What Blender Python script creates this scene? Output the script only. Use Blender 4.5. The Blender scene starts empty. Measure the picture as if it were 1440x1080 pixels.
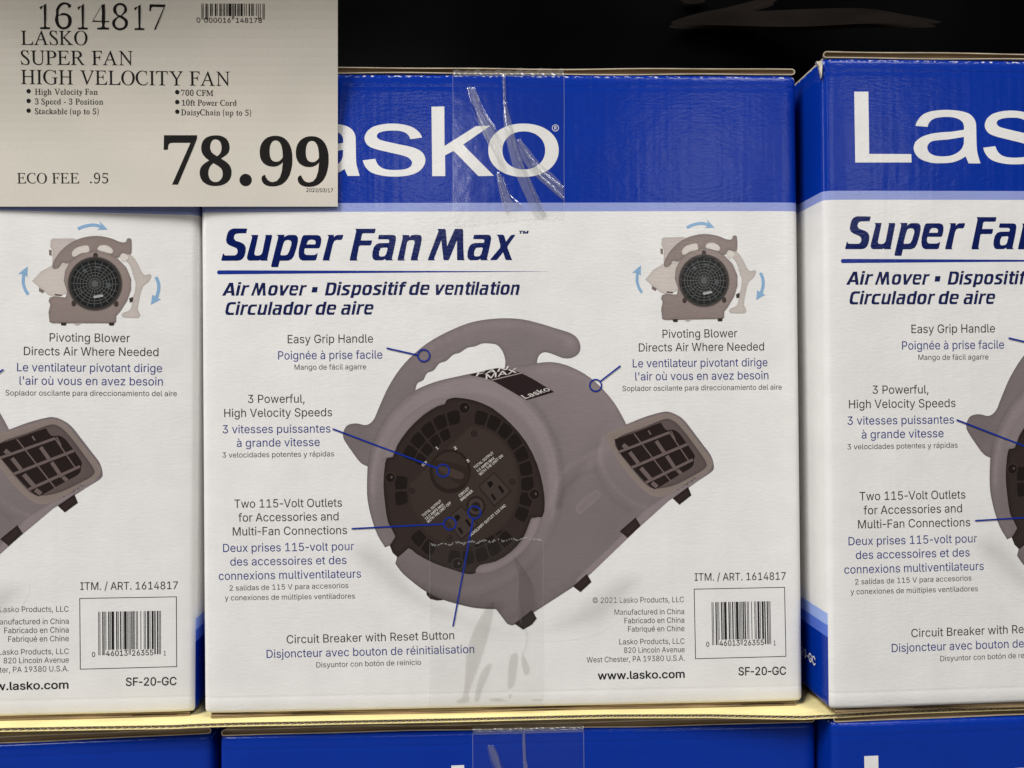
import bpy, math, random
import numpy as np
from mathutils import Vector, Matrix
from mathutils.geometry import delaunay_2d_cdt

random.seed(7)
rng = np.random.default_rng(7)
scene = bpy.context.scene
COLL = scene.collection

# ------------------------------------------------------------------ camera pose
# The photograph was resected from its own print: every carton front is the same sheet seen three
# times, which fixes the focal length and the pose of each carton.  World frame: x to the right along
# the middle carton's front, y away from the viewer, z up, metres.
S = 0.5
FPX = 1050.24                       # focal length in pixels of the 1440 px wide photograph
ZUP = 0.48                         # height of the optical axis above the floor


def rodr(w):
    w = np.array(w, float)
    th = np.linalg.norm(w) + 1e-12
    k = w / th
    K = np.array([[0, -k[2], k[1]], [k[2], 0, -k[0]], [-k[1], k[0], 0]])
    return np.eye(3) + np.sin(th) * K + (1 - np.cos(th)) * K @ K


RC = rodr((-0.006324, 0.028551, 0.008589))
RL, TL = rodr((0.002417, 0.074779, -0.007181)), np.array((-0.809954, -0.003083, -0.966836))
RR, TR = rodr((-0.000969, 0.055268, 0.011211)), np.array((0.819176, 0.013223, -0.99372))
T0 = np.array([0, 0, -1.0])
A3 = np.array([[1, 0, 0], [0, 0, -1], [0, 1, 0]], float)
MW = A3 @ RC.T                     # camera axes -> world axes


def to_world(X):
    v = MW @ (np.array(X, float) - T0) * S
    return np.array([v[0], v[1], v[2] + ZUP])


def ray(px, py):
    return np.array([(px - 720) / FPX, -(py - 540) / FPX, -1.0])


cam_data = bpy.data.cameras.new("camera")
cam_data.sensor_fit = 'HORIZONTAL'
cam_data.sensor_width = 36.0
cam_data.lens = FPX / 1440.0 * 36.0
cam_data.clip_start = 0.01
cam_data.clip_end = 100.0
cam = bpy.data.objects.new("camera", cam_data)
COLL.objects.link(cam)
cw = to_world((0, 0, 0))
cm = Matrix(MW.tolist()).to_4x4()
cm.translation = Vector(cw)
cam.matrix_world = cm
scene.camera = cam

# ------------------------------------------------------------------ world, lamps, exposure
world = bpy.data.worlds.new("World")
scene.world = world
world.use_nodes = True
bg = world.node_tree.nodes["Background"]
bg.inputs[0].default_value = (1.0, 0.98, 0.95, 1)
bg.inputs[1].default_value = 0.06


def area(name, loc, target, size, power, color=(1, 0.97, 0.93), size_y=None):
    d = bpy.data.lights.new(name, 'AREA')
    d.shape = 'RECTANGLE'
    d.size = size
    d.size_y = size_y or size
    d.energy = power
    d.color = color
    o = bpy.data.objects.new(name, d)
    COLL.objects.link(o)
    o.location = loc
    o.rotation_euler = (Vector(target) - Vector(loc)).to_track_quat('-Z', 'Y').to_euler()
    return o


# high-bay lamps of the sales hall, high above the aisle behind the viewer
area("bay_lamp_key", (-2.5, -2.5, 4.2), (0, 0, 0.5), 1.9, 275, (1, 0.995, 0.985))
area("bay_lamp_fill", (2.2, -3.4, 4.7), (0, 0, 0.5), 1.8, 122, (1, 0.99, 0.975))
area("aisle_lamp_low", (-5.5, -2.6, 2.2), (0, 0, 0.4), 1.2, 48, (1, 0.995, 0.985))
# farther lamps down the hall, seen only as soft sheens in the glossy blue print
area("far_lamp", (-0.9, -9.6, 3.55), (0, 0, 0.6), 0.9, 34, (1, 0.98, 0.95), 1.3)
area("far_lamp", (2.9, -9.6, 3.5), (0, 0, 0.6), 1.1, 34, (1, 0.98, 0.95), 1.4)
area("far_lamp", (5.4, -9.6, 3.6), (0, 0, 0.6), 0.8, 30, (1, 0.98, 0.95), 1.4)

scene.view_settings.view_transform = 'Standard'
scene.view_settings.look = 'None'
scene.view_settings.exposure = 0.0
scene.view_settings.gamma = 1.0
scene.view_settings.use_curve_mapping = False
scene.render.engine = 'CYCLES'
scene.cycles.transparent_max_bounces = 16
scene.cycles.use_denoising = True

# ------------------------------------------------------------------ letter shapes
# outlines in 1/1000 em: advance | loop | loop ...
GLYPHS = {
  'sans': {
    "'": '206|78,318 70,509 136,509 128,318',
    ',': '188|38,-119 68,71 137,71 84,-119',
    '-': '453|337,244 337,188 114,188 114,244',
    '.': '188|95,-4 78,-1 63,9 53,24 50,41 53,59 63,73 78,83 95,87 113,83 128,73 138,59 141,41 138,24 128,9 113,-1',
    '/': '249|235,533 71,-76 14,-76 178,533',
    '0': '453|227,-7 191,-3 158,7 130,24 105,48 85,77 69,113 57,155 50,202 48,254 50,306 57,353 69,395 85,431 106,461 130,484 159,502 191,512 227,516 262,512 295,502 323,484 348,461 368,431 384,395 396,353 403,306 405,254 403,202 396,155 384,113 368,77 348,48 323,24 295,7 263,-3|227,50 250,52 271,60 290,74 306,92 320,116 330,144 340,194 344,254 340,314 330,365 320,393 306,416 290,435 271,449 250,457 227,460 203,457 182,449 163,435 147,416 134,393 123,365 113,314 109,254 113,194 123,144 134,116 147,92 163,74 182,60 203,52',
    '1': '453|76,0 76,55 391,55 391,0|276,509 276,0 212,0 212,448 209,448 86,358 86,427 198,509',
    '2': '453|64,0 64,47 234,229 282,282 299,305 311,327 318,348 320,371 317,397 308,419 293,436 273,449 250,457 224,460 196,457 172,447 153,433 139,413 130,390 127,362 66,362 68,391 75,418 86,442 102,464 121,482 143,496 168,507 196,513 225,516 254,513 281,507 306,497 328,482 346,465 361,445 372,423 379,398 381,372 378,345 371,318 357,290 336,259 306,223 267,180 153,60 153,57 389,57 389,0',
    '3': '453|218,-7 173,-3 133,10 108,22 88,38 70,57 57,79 48,104 44,132 109,132 115,107 126,87 144,71 165,59 191,52 219,50 248,53 275,61 297,74 315,93 325,116 329,145 326,172 316,196 299,217 275,234 242,244 201,248 157,248 157,299 288,448 288,452 70,452 70,509 372,509 372,461 211,278 211,289 247,290 279,286 308,276 333,262 354,244 371,222 383,198 391,173 393,145 390,116 383,90 370,66 354,45 333,27 309,12 281,2 251,-5',
    '4': '453|40,105 40,158 247,509 311,509 109,166 109,163 413,163 413,105|282,0 282,121 282,146 282,318 343,318 343,0',
    '5': '453|221,-7 192,-5 165,1 140,11 118,25 99,41 83,60 71,82 63,105 60,130 122,130 127,108 138,89 154,73 173,60 196,52 221,50 250,53 276,64 298,82 314,104 324,131 328,162 324,193 314,221 297,244 275,262 248,273 218,277 192,275 167,268 145,258 128,246 67,253 96,509 366,509 366,452 151,452 134,301 136,301 155,315 178,325 203,331 229,334 263,330 294,321 321,306 345,285 364,260 379,231 388,199 391,163 388,132 381,102 369,76 352,52 332,32 309,15 282,3 253,-4',
    '6': '453|226,-7 196,-4 168,3 142,15 119,31 100,51 84,74 73,101 66,130 64,162 68,199 80,239 102,285 137,340 252,509 322,509 151,261 145,261 154,275 165,288 179,299 196,307 214,312 235,314 265,312 291,305 316,295 337,280 355,262 370,240 380,215 387,187 389,157 387,127 379,98 368,73 352,50 333,30 310,14 284,3 257,-4|226,48 254,52 279,63 299,79 314,101 324,128 327,157 324,187 314,213 299,235 279,251 254,262 226,265 198,262 174,252 153,235 138,214 128,188 125,158 128,128 138,102 153,79 174,63 198,52',
    '7': '453|97,0 323,448 323,452 62,452 62,509 391,509 391,449 165,0',
    '8': '453|226,-7 193,-5 163,1 136,11 111,25 91,42 74,62 62,84 54,109 52,135 55,166 65,195 81,220 101,241 125,256 153,265 153,267 129,276 109,289 93,308 80,330 73,354 70,380 73,405 79,429 90,450 106,469 124,485 146,498 170,508 197,514 226,516 255,514 282,508 306,498 328,485 346,469 361,450 373,429 379,405 382,380 379,354 372,330 359,308 343,289 323,276 300,267 300,265 327,256 351,241 372,220 387,195 397,166 401,135 398,109 391,84 378,62 362,42 341,25 317,11 289,1 259,-5|226,49 258,52 285,60 307,74 323,91 333,113 337,139 333,165 322,189 305,208 283,223 256,232 226,235 196,232 169,223 147,208 130,189 119,165 115,139 119,113 129,91 145,74 167,60 195,52|226,290 252,292 274,300 293,313 307,330 316,351 319,376 316,399 308,420 294,437 275,449 252,457 226,460 200,457 177,449 159,437 145,420 136,399 133,376 136,351 145,330 159,313 178,300 201,292',
    '9': '453|226,516 256,513 285,506 310,494 333,478 352,458 368,434 380,408 387,378 389,347 385,309 373,270 350,224 315,168 200,0 130,0 301,248 307,248 299,234 287,221 273,210 257,202 238,196 218,195 188,197 161,203 137,214 116,229 98,247 83,269 72,294 66,321 64,352 66,382 73,411 85,436 101,459 120,479 143,494 168,506 196,513|226,460 199,457 174,446 154,429 138,407 129,381 125,352 129,322 138,295 154,274 174,257 199,247 226,243 254,247 279,257 299,273 314,295 324,321 327,350 324,381 314,407 299,429 279,446 254,457',
    'A': '480|16,0 201,509 276,509 463,0 395,0 287,302 264,372 232,478 245,478 213,371 191,302 85,0|110,142 110,199 370,199 370,142',
    'B': '456|60,0 60,509 241,509 274,507 304,501 329,491 350,477 367,461 381,442 390,421 396,398 398,374 395,344 387,320 373,301 356,286 336,275 315,267 315,262 339,257 363,245 385,227 402,203 414,173 418,136 416,111 410,88 400,67 386,48 368,31 344,18 317,8 284,2 247,0|125,57 245,57 281,60 309,67 330,80 344,96 353,115 355,137 352,161 342,184 327,203 306,218 279,228 248,231 125,231|125,285 238,285 265,288 288,296 308,309 323,326 333,348 336,372 333,393 326,412 313,429 294,442 270,449 240,452 125,452',
    'C': '510|267,-7 225,-3 186,7 150,25 119,49 92,79 70,115 53,157 44,203 40,254 44,305 53,352 70,393 92,429 119,459 150,484 186,501 225,512 267,516 305,513 340,504 373,490 402,471 427,447 448,418 463,385 473,348 408,348 401,373 389,395 375,413 357,428 337,440 315,449 292,454 267,456 237,453 209,445 184,432 161,414 141,391 125,364 113,332 106,295 103,254 106,213 113,177 125,145 141,117 161,94 184,76 210,63 237,56 267,53 292,55 315,60 337,69 357,81 375,96 389,114 401,136 408,160 473,160 463,124 448,91 428,62 402,38 373,19 341,5 305,-4',
    'D': '502|219,0 96,0 96,57 215,57 254,60 288,68 318,81 343,99 363,122 379,149 390,181 397,216 399,255 397,294 390,329 379,361 364,388 344,410 320,428 291,441 258,449 221,452 93,452 93,509 225,509 273,505 315,495 353,478 385,455 412,426 433,391 449,351 458,306 462,255 458,205 449,159 433,119 411,83 384,54 351,31 312,14 268,3|125,509 125,0 60,0 60,509',
    'E': '419|60,0 60,509 372,509 372,452 125,452 125,286 355,286 355,229 125,229 125,57 375,57 375,0',
    'F': '410|60,0 60,509 369,509 369,452 125,452 125,278 346,278 346,221 125,221 125,0',
    'G': '520|269,-7 225,-3 185,7 149,25 118,49 91,79 69,116 53,157 43,203 40,254 43,305 53,352 69,393 91,429 117,459 149,484 184,501 223,512 265,516 304,513 340,504 374,489 403,469 429,445 449,416 465,384 474,349 408,349 399,372 387,393 373,411 356,427 337,439 315,448 291,454 265,456 236,453 209,445 183,432 160,414 141,392 125,364 113,332 106,295 103,254 106,213 113,177 125,145 141,117 161,95 184,76 210,63 238,56 269,53 296,55 322,61 345,71 365,85 382,102 396,123 407,147 413,173 415,202 434,199 283,199 283,256 478,256 478,200 475,160 466,124 451,91 431,62 406,38 377,19 344,5 308,-4',
    'H': '517|60,0 60,509 125,509 125,289 392,289 392,509 457,509 457,0 392,0 392,232 125,232 125,0',
    'I': '300|31,0 31,57 118,57 118,452 31,452 31,509 269,509 269,452 183,452 183,57 269,57 269,0',
    'K': '467|104,145 104,216 139,261 174,303 212,344 364,509 448,509 231,276 228,276|60,0 60,509 125,509 125,334 124,225 125,193 125,0|372,0 188,259 228,309 449,0',
    'L': '393|60,0 60,509 125,509 125,57 361,57 361,0',
    'M': '628|60,0 60,509 152,509 277,187 287,159 299,123 311,84 322,49 307,49 318,83 330,121 342,158 352,187 476,509 568,509 568,0 504,0 504,291 504,327 505,369 506,413 507,457 513,457 498,409 482,363 467,322 456,291 342,0 286,0 170,291 159,321 145,361 129,408 112,457 119,457 120,416 121,372 122,328 122,291 122,0',
    'N': '523|60,0 60,509 136,509 343,183 363,151 388,107 414,55 405,54 401,108 399,157 399,195 399,509 463,509 463,0 387,0 202,290 177,331 148,381 108,452 119,454 122,384 124,328 125,291 125,0',
    'O': '533|267,-7 225,-3 186,7 150,25 119,49 92,79 70,115 53,157 44,203 40,254 44,305 53,352 70,393 92,429 119,459 150,484 186,501 225,512 267,516 309,512 348,501 384,484 415,459 442,429 464,393 480,352 490,305 493,254 490,203 480,157 464,115 442,79 415,49 384,25 348,7 309,-3|267,53 296,55 324,63 349,76 372,94 392,116 408,144 420,176 428,213 430,254 428,295 420,332 408,365 392,392 372,415 349,433 324,446 296,453 267,456 237,453 210,445 184,433 161,415 142,392 125,364 113,332 106,295 103,254 106,213 113,176 125,144 142,117 161,94 184,76 210,63 237,55',
    'P': '445|60,0 60,509 235,509 272,506 305,499 332,487 356,471 375,452 390,430 400,404 407,377 409,348 407,318 400,291 390,265 375,243 356,223 332,207 305,195 272,188 235,186 109,186 109,242 233,242 269,246 297,256 318,272 333,294 342,319 344,348 342,376 333,402 318,423 297,439 268,449 232,452 125,452 125,0',
    'Q': '533|245,159 313,159 369,85 384,65 468,-48 401,-48 346,27 331,46|267,-7 225,-3 186,7 150,25 119,49 92,79 70,115 53,157 44,203 40,254 44,305 53,352 70,393 92,429 119,459 150,484 186,501 225,512 267,516 309,512 348,501 384,484 415,459 442,429 464,393 480,352 490,305 493,254 490,203 480,157 464,115 442,79 415,49 384,25 348,7 309,-3|267,53 296,55 324,63 349,76 372,94 392,116 408,144 420,176 428,213 430,254 428,295 420,332 408,365 392,392 372,415 349,433 324,446 296,453 267,456 237,453 210,445 184,433 161,415 142,392 125,364 113,332 106,295 103,254 106,213 113,176 125,144 142,117 161,94 184,76 210,63 237,55',
    'R': '449|60,0 60,509 236,509 273,506 305,500 333,489 356,473 376,455 390,433 401,408 407,381 409,352 407,323 401,296 390,271 376,250 356,232 333,217 305,206 273,200 236,198 96,198 96,255 234,255 269,258 298,267 319,281 334,300 342,324 345,352 342,380 334,405 319,425 298,440 269,449 233,452 125,452 125,0|353,0 230,229 303,229 428,0',
    'S': '447|224,-9 188,-7 156,-1 128,9 102,23 81,40 64,60 51,83 42,109 38,137 104,137 110,110 123,88 142,71 166,59 194,52 224,49 257,52 286,60 311,74 329,92 341,114 346,139 342,161 332,179 316,193 296,205 272,214 245,222 184,239 145,253 112,269 86,289 67,313 56,341 52,372 54,400 62,425 75,448 92,468 113,484 138,498 165,508 195,514 227,516 259,514 289,508 316,498 340,484 360,468 377,449 390,427 398,403 401,378 337,378 332,402 320,421 302,437 280,449 254,456 225,459 194,456 167,448 145,435 129,418 118,398 115,376 117,359 122,345 131,334 148,319 169,308 191,300 212,293 264,279 312,264 336,252 359,238 379,220 395,198 405,171 408,139 406,112 399,87 386,64 370,43 349,25 323,11 294,0 261,-7',
    'T': '449|32,452 32,509 417,509 417,452 257,452 257,0 193,0 193,452',
    'U': '517|259,-8 220,-6 186,2 154,15 126,33 103,55 85,80 71,108 63,140 60,173 60,509 124,509 124,178 128,144 141,113 153,95 169,80 187,68 208,59 232,53 259,52 285,53 309,59 331,68 349,80 364,95 377,113 389,144 393,178 393,509 457,509 457,173 454,140 446,108 433,80 414,55 391,33 363,15 332,2 297,-6',
    'V': '480|204,0 16,509 84,509 192,206 215,137 248,31 235,31 267,138 290,206 395,509 463,509 278,0',
    'W': '686|155,0 16,509 82,509 163,196 175,145 187,94 197,40 189,40 200,94 211,145 224,196 306,509 380,509 462,196 474,145 486,94 497,40 488,40 499,94 510,145 523,196 603,509 670,509 530,0 455,0 368,323 351,391 336,475 350,475 335,395 318,323 230,0',
    'X': '474|18,0 217,284 217,236 29,509 104,509 178,400 204,361 223,329 243,292 232,292 252,329 272,361 298,400 374,509 446,509 259,239 259,287 456,0 382,0 292,129 268,165 250,195 230,231 244,231 225,196 206,166 182,129 91,0',
    'Y': '472|203,0 203,208 16,509 91,509 192,344 222,292 236,264 250,230 224,230 237,265 251,293 280,344 381,509 455,509 268,208 268,0',
    'Z': '438|42,0 42,46 273,385 306,431 341,476 348,454 285,452 223,452 40,452 40,509 397,509 397,462 169,129 134,81 97,33 90,54 152,57 214,57 399,57 399,0',
    'a': '389|160,-9 126,-5 94,5 68,22 48,45 38,63 32,84 30,108 34,138 43,161 58,179 78,193 100,203 125,211 178,220 234,227 252,230 265,235 273,243 276,255 276,257 273,279 267,297 256,311 240,322 220,329 196,331 171,329 149,322 132,313 118,301 107,288 100,274 41,291 57,322 79,346 104,364 133,375 163,382 194,384 215,383 239,379 263,372 286,360 306,343 322,320 333,290 337,251 337,0 277,0 277,52 272,52 264,38 252,25 236,12 215,1 190,-6|170,45 202,49 228,59 248,74 263,93 272,115 276,138 276,190 270,186 259,182 231,176 200,171 175,168 154,164 134,159 117,150 103,139 95,124 92,105 94,87 102,72 114,61 130,52 149,47',
    'b': '424|229,-8 198,-5 172,4 153,17 138,31 118,59 112,59 112,0 53,0 53,509 114,509 114,319 118,319 137,346 152,360 171,373 197,381 229,384 259,382 287,374 313,361 335,342 354,320 370,293 381,261 388,227 390,189 388,151 381,116 370,84 355,57 336,34 313,16 288,3 260,-6|220,47 242,49 262,55 279,66 301,88 316,117 325,151 328,189 325,227 316,261 301,290 280,311 262,322 243,328 220,330 198,328 178,322 161,312 140,291 125,263 116,229 113,189 116,150 125,115 140,86 162,65 179,55 198,49',
    'c': '396|207,-8 174,-5 144,3 117,16 93,35 72,58 56,85 44,116 37,150 34,187 37,225 44,260 56,291 72,318 93,341 117,360 144,374 174,382 207,384 234,383 260,377 284,368 305,356 324,341 340,322 353,301 362,277 303,262 298,276 290,289 281,301 270,311 257,319 242,325 226,329 207,330 184,328 163,321 145,310 124,287 108,258 99,224 96,187 99,151 108,117 124,89 145,66 163,55 184,49 207,46 226,48 243,52 258,58 271,66 282,76 292,89 299,102 304,117 363,102 354,78 341,56 325,37 306,21 285,9 261,-1 235,-6',
    'd': '424|195,-8 165,-6 137,3 111,16 89,34 70,57 55,84 43,116 36,151 34,189 36,227 43,261 55,293 70,320 89,342 112,361 137,374 165,382 196,384 228,381 253,373 272,360 287,346 306,319 311,319 311,509 372,509 372,0 313,0 313,59 307,59 287,31 272,17 252,4 227,-5|205,47 226,49 246,55 263,65 284,86 299,115 309,150 312,189 309,229 300,263 284,291 263,312 246,322 227,328 205,330 182,328 162,322 145,311 124,290 108,261 99,227 96,189 99,151 109,117 124,88 145,66 162,55 182,49',
    'e': '404|212,-8 177,-5 145,3 117,16 92,35 72,58 56,85 44,116 37,150 34,187 36,224 44,258 55,290 71,317 91,340 115,359 142,373 172,382 205,384 236,382 266,374 294,361 319,341 341,315 357,282 368,242 371,194 371,169 75,169 75,221 338,221 310,202 307,237 298,269 283,294 263,314 246,323 227,328 205,330 183,328 164,323 146,313 125,294 109,270 99,241 96,211 96,178 100,139 110,106 121,88 135,73 151,61 179,50 212,46 234,48 254,53 271,61 285,73 297,88 306,105 365,91 353,63 335,39 311,19 283,4 249,-5',
    'f': '254|228,379 228,327 6,327 6,379|81,0 81,432 84,461 96,486 113,505 135,519 161,527 187,530 207,529 222,527 243,521 227,468 215,472 195,474 178,472 164,468 154,460 145,443 142,419 142,0',
    'g': '425|207,-151 168,-148 134,-140 105,-127 82,-110 64,-91 51,-69 101,-41 122,-66 136,-78 154,-88 178,-95 207,-97 236,-95 261,-87 282,-75 298,-58 308,-34 311,-6 311,68 306,68 287,41 272,28 252,16 227,8 195,5 165,7 138,14 113,27 90,43 71,65 55,90 43,120 36,154 34,191 36,229 43,263 55,293 71,320 90,342 112,361 138,374 166,382 196,384 228,382 253,373 273,360 288,346 308,319 313,319 313,379 372,379 372,-9 370,-40 363,-67 350,-90 334,-109 314,-124 291,-136 251,-147|205,59 227,61 246,66 264,75 285,95 300,121 309,154 312,193 309,231 300,264 285,291 264,312 247,322 227,328 205,330 182,328 163,322 145,312 124,290 109,262 99,229 96,193 99,155 109,123 124,96 145,76 163,66 183,61',
    'h': '410|114,227 114,0 53,0 53,509 114,509 114,287 102,287 116,319 132,344 152,362 175,374 200,382 227,384 264,380 295,369 313,356 328,340 341,321 350,298 355,271 357,240 357,0 296,0 296,235 293,263 286,286 273,304 256,318 235,326 210,329 184,326 161,317 141,303 126,283 117,257',
    'i': '167|53,0 53,379 114,379 114,0|84,443 67,446 54,455 44,468 41,483 44,499 54,512 67,521 84,524 100,521 114,512 123,499 126,483 123,468 114,455 100,446',
    'j': '167|53,379 114,379 114,-30 111,-63 102,-90 86,-113 65,-129 37,-139 4,-143 -10,-143 -10,-87 2,-87 18,-85 31,-80 40,-72 50,-54 53,-29|83,443 67,446 53,455 44,468 41,483 44,499 53,512 67,521 83,524 100,521 114,512 123,499 126,483 123,468 114,455 100,446',
    'k': '381|110,137 110,212 121,212 284,379 360,379 184,199 177,199|53,0 53,509 114,509 114,0|294,0 148,186 191,229 372,0',
    'l': '189|139,-2 112,0 91,8 74,20 62,37 55,59 53,84 53,509 114,509 114,99 115,77 120,62 130,54 146,52 160,53 170,54 181,3 162,-1',
    'm': '610|53,0 53,379 112,379 112,295 108,295 118,323 132,346 151,363 172,376 195,384 219,386 245,383 268,375 287,361 303,342 314,320 321,295 312,295 322,321 337,343 357,361 381,375 407,383 437,386 468,383 497,372 514,361 529,346 541,328 550,307 555,283 557,255 557,0 496,0 496,254 493,279 485,298 473,313 456,323 438,329 419,330 395,328 374,320 358,307 345,290 338,270 335,247 335,0 274,0 274,260 272,280 265,297 253,311 238,322 220,328 199,330 178,328 158,320 140,307 126,289 117,266 114,238 114,0',
    'n': '410|114,227 114,0 53,0 53,379 112,379 112,287 102,287 116,319 132,344 152,362 175,374 200,382 227,384 264,380 295,369 313,356 328,340 341,321 350,298 355,271 357,240 357,0 296,0 296,235 293,263 286,286 273,304 256,318 235,326 210,329 184,326 161,317 141,303 126,283 117,257',
    'o': '415|207,-8 174,-5 144,3 117,16 93,35 72,58 56,85 44,116 37,150 34,187 37,225 44,260 56,291 72,318 93,341 117,360 144,374 174,382 207,384 241,382 271,374 299,360 323,341 343,318 359,291 371,260 379,225 381,187 379,150 371,116 359,85 343,58 323,35 299,16 271,3 241,-5|207,46 231,49 252,55 270,66 292,89 307,117 316,151 319,187 316,224 307,258 292,287 270,310 252,321 231,328 207,330 184,328 163,321 145,310 124,287 108,258 99,224 96,187 99,151 108,117 124,89 145,66 163,55 184,49',
    'p': '424|53,-143 53,379 112,379 112,319 118,319 137,346 152,360 171,373 197,381 229,384 259,382 287,374 313,361 335,342 354,320 370,293 381,261 388,227 390,189 388,151 381,116 370,84 355,57 336,34 313,16 288,3 260,-6 229,-8 198,-5 173,4 153,17 138,31 118,59 114,59 114,-143|220,47 242,49 262,55 279,66 301,88 316,117 325,151 328,189 325,227 316,261 301,290 280,311 262,322 243,328 220,330 198,328 178,322 161,312 140,291 125,263 116,229 113,189 116,150 125,115 140,86 162,65 179,55 198,49',
    'q': '424|372,-143 311,-143 311,59 306,59 287,31 272,17 252,4 227,-5 195,-8 165,-6 137,3 111,16 89,34 70,57 55,84 43,116 36,151 34,189 36,227 43,261 55,293 70,320 89,342 112,361 137,374 165,382 196,384 228,381 253,373 272,360 287,346 307,319 313,319 313,379 372,379|205,47 226,49 246,55 263,65 284,86 299,115 309,150 312,189 309,229 300,263 284,291 263,312 246,322 227,328 205,330 182,328 162,322 145,311 124,290 108,261 99,227 96,189 99,151 109,117 124,88 145,66 162,55 182,49',
    'r': '259|53,0 53,379 112,379 112,321 115,321 124,339 137,354 152,367 171,377 191,383 213,385 229,384 243,384 243,322 230,324 207,326 182,323 159,315 140,301 126,284 117,262 114,237 114,0',
    's': '365|182,-8 145,-5 112,3 84,18 62,38 45,63 36,94 94,107 101,87 111,72 124,60 150,49 181,45 206,47 227,53 244,62 258,74 265,88 268,103 265,121 254,136 237,147 212,155 149,170 118,180 92,192 72,208 58,227 50,249 47,274 49,295 55,314 65,332 87,354 115,370 149,381 187,384 223,381 254,372 279,358 299,339 314,316 324,290 268,277 258,298 243,316 228,325 210,331 187,333 166,331 147,326 131,317 119,305 111,292 109,277 112,258 124,243 144,232 172,223 229,209 261,200 287,187 306,171 320,153 328,131 331,107 329,85 323,65 312,47 298,31 281,18 260,6 223,-5',
    't': '227|204,379 204,327 6,327 6,379|65,471 126,471 126,98 128,76 136,61 150,53 170,50 185,51 202,54 213,2 192,-3 168,-4 138,-1 113,7 92,21 77,41 68,64 65,93',
    'u': '410|182,-5 146,-1 115,11 97,23 82,39 69,59 60,82 54,109 53,139 53,379 114,379 114,144 116,117 124,94 137,75 154,61 175,53 200,50 226,53 249,62 268,77 283,97 293,122 296,153 296,379 357,379 357,0 298,0 298,92 307,92 294,60 277,35 257,17 234,5 209,-3',
    'v': '389|163,0 17,379 84,379 165,155 177,121 187,87 206,21 184,21 203,87 213,121 224,155 305,379 371,379 226,0',
    'w': '567|138,0 23,379 87,379 133,214 154,137 175,41 165,41 186,135 206,214 252,379 316,379 362,214 382,136 402,41 391,41 413,135 434,214 480,379 545,379 429,0 368,0 319,172 305,225 291,280 277,338 291,338 277,280 263,225 248,172 199,0',
    'x': '379|21,0 171,218 171,171 29,379 100,379 147,306 179,253 207,206 175,206 202,253 216,279 233,306 282,379 352,379 209,169 209,214 358,0 287,0 231,85 200,136 173,182 205,182 178,136 165,112 148,85 91,0',
    'y': '389|47,-139 61,-86 71,-87 88,-90 104,-89 118,-84 130,-74 141,-58 151,-36 163,-1 17,379 84,379 165,155 177,121 187,87 206,21 184,21 202,87 224,155 305,379 371,379 204,-58 191,-85 177,-107 159,-124 139,-136 117,-143 91,-145 65,-143',
    'z': '380|42,0 42,46 254,320 254,323 48,323 48,379 333,379 333,331 126,60 126,56 339,56 339,0',
    '©': '637|173,254 176,280 182,305 193,328 208,349 226,367 247,382 270,393 295,399 321,402 355,398 386,386 414,368 436,345 452,317 460,286 400,286 395,302 385,316 372,328 348,340 321,344 297,341 276,332 257,318 243,299 234,278 231,254 234,230 243,209 257,191 276,177 297,168 321,165 339,166 355,172 370,181 386,199 395,223 455,223 447,191 432,163 411,140 385,122 355,110 321,107 295,109 270,115 247,126 226,141 208,159 193,180 182,203 176,228|318,-8 283,-6 249,1 216,12 186,28 158,47 133,69 110,94 92,122 76,153 65,185 58,219 56,254 58,290 65,324 76,356 92,386 110,414 133,440 158,462 186,481 216,496 249,508 283,514 318,517 354,514 388,508 420,496 450,481 478,462 504,440 526,414 545,386 560,356 571,324 578,290 580,254 578,219 571,185 560,153 545,122 526,94 504,69 478,47 450,28 420,12 388,1 354,-6|318,51 359,55 397,67 432,86 462,111 487,141 506,176 517,214 521,254 517,295 506,333 487,368 462,398 432,423 397,442 359,454 318,457 278,454 240,442 205,423 175,398 150,368 131,333 119,295 115,254 119,214 131,176 150,141 175,111 205,86 240,67 278,55',
    '®': '463|231,118 192,122 154,134 121,152 91,177 67,206 48,240 37,277 33,317 37,357 48,394 67,428 91,457 121,482 154,500 192,512 231,516 271,512 309,500 343,482 372,457 396,428 415,394 426,357 430,317 426,277 415,240 396,206 372,177 343,152 309,134 271,122|231,166 258,169 284,175 307,187 328,202 347,220 362,241 373,265 380,290 382,317 380,344 373,369 362,393 347,414 328,432 307,447 284,458 258,465 231,467 205,465 180,458 156,447 135,432 116,414 101,393 90,369 83,344 81,317 83,290 90,265 101,241 116,220 135,202 156,187 180,175 205,169|273,226 228,312 273,312 319,226|161,226 161,409 253,409 266,407 279,402 292,394 302,383 309,368 311,350 309,332 302,316 291,304 278,295 264,289 250,287 185,287 185,319 239,319 248,321 257,327 264,337 267,350 264,364 257,372 248,376 239,378 203,378 203,226',
    'à': '389|160,-9 126,-5 94,5 68,22 48,45 38,63 32,84 30,108 34,138 43,161 58,179 78,193 100,203 125,211 178,220 234,227 252,230 265,235 273,243 276,255 276,257 273,279 267,297 256,311 240,322 220,329 196,331 171,329 149,322 132,313 118,301 107,288 100,274 41,291 57,322 79,346 104,364 133,375 163,382 194,384 215,383 239,379 263,372 286,360 306,343 322,320 333,290 337,251 337,0 277,0 277,52 272,52 264,38 252,25 236,12 215,1 190,-6|170,45 202,49 228,59 248,74 263,93 272,115 276,138 276,190 270,186 259,182 231,176 200,171 175,168 154,164 134,159 117,150 103,139 95,124 92,105 94,87 102,72 114,61 130,52 149,47|165,429 99,529 168,529 215,429',
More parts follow.
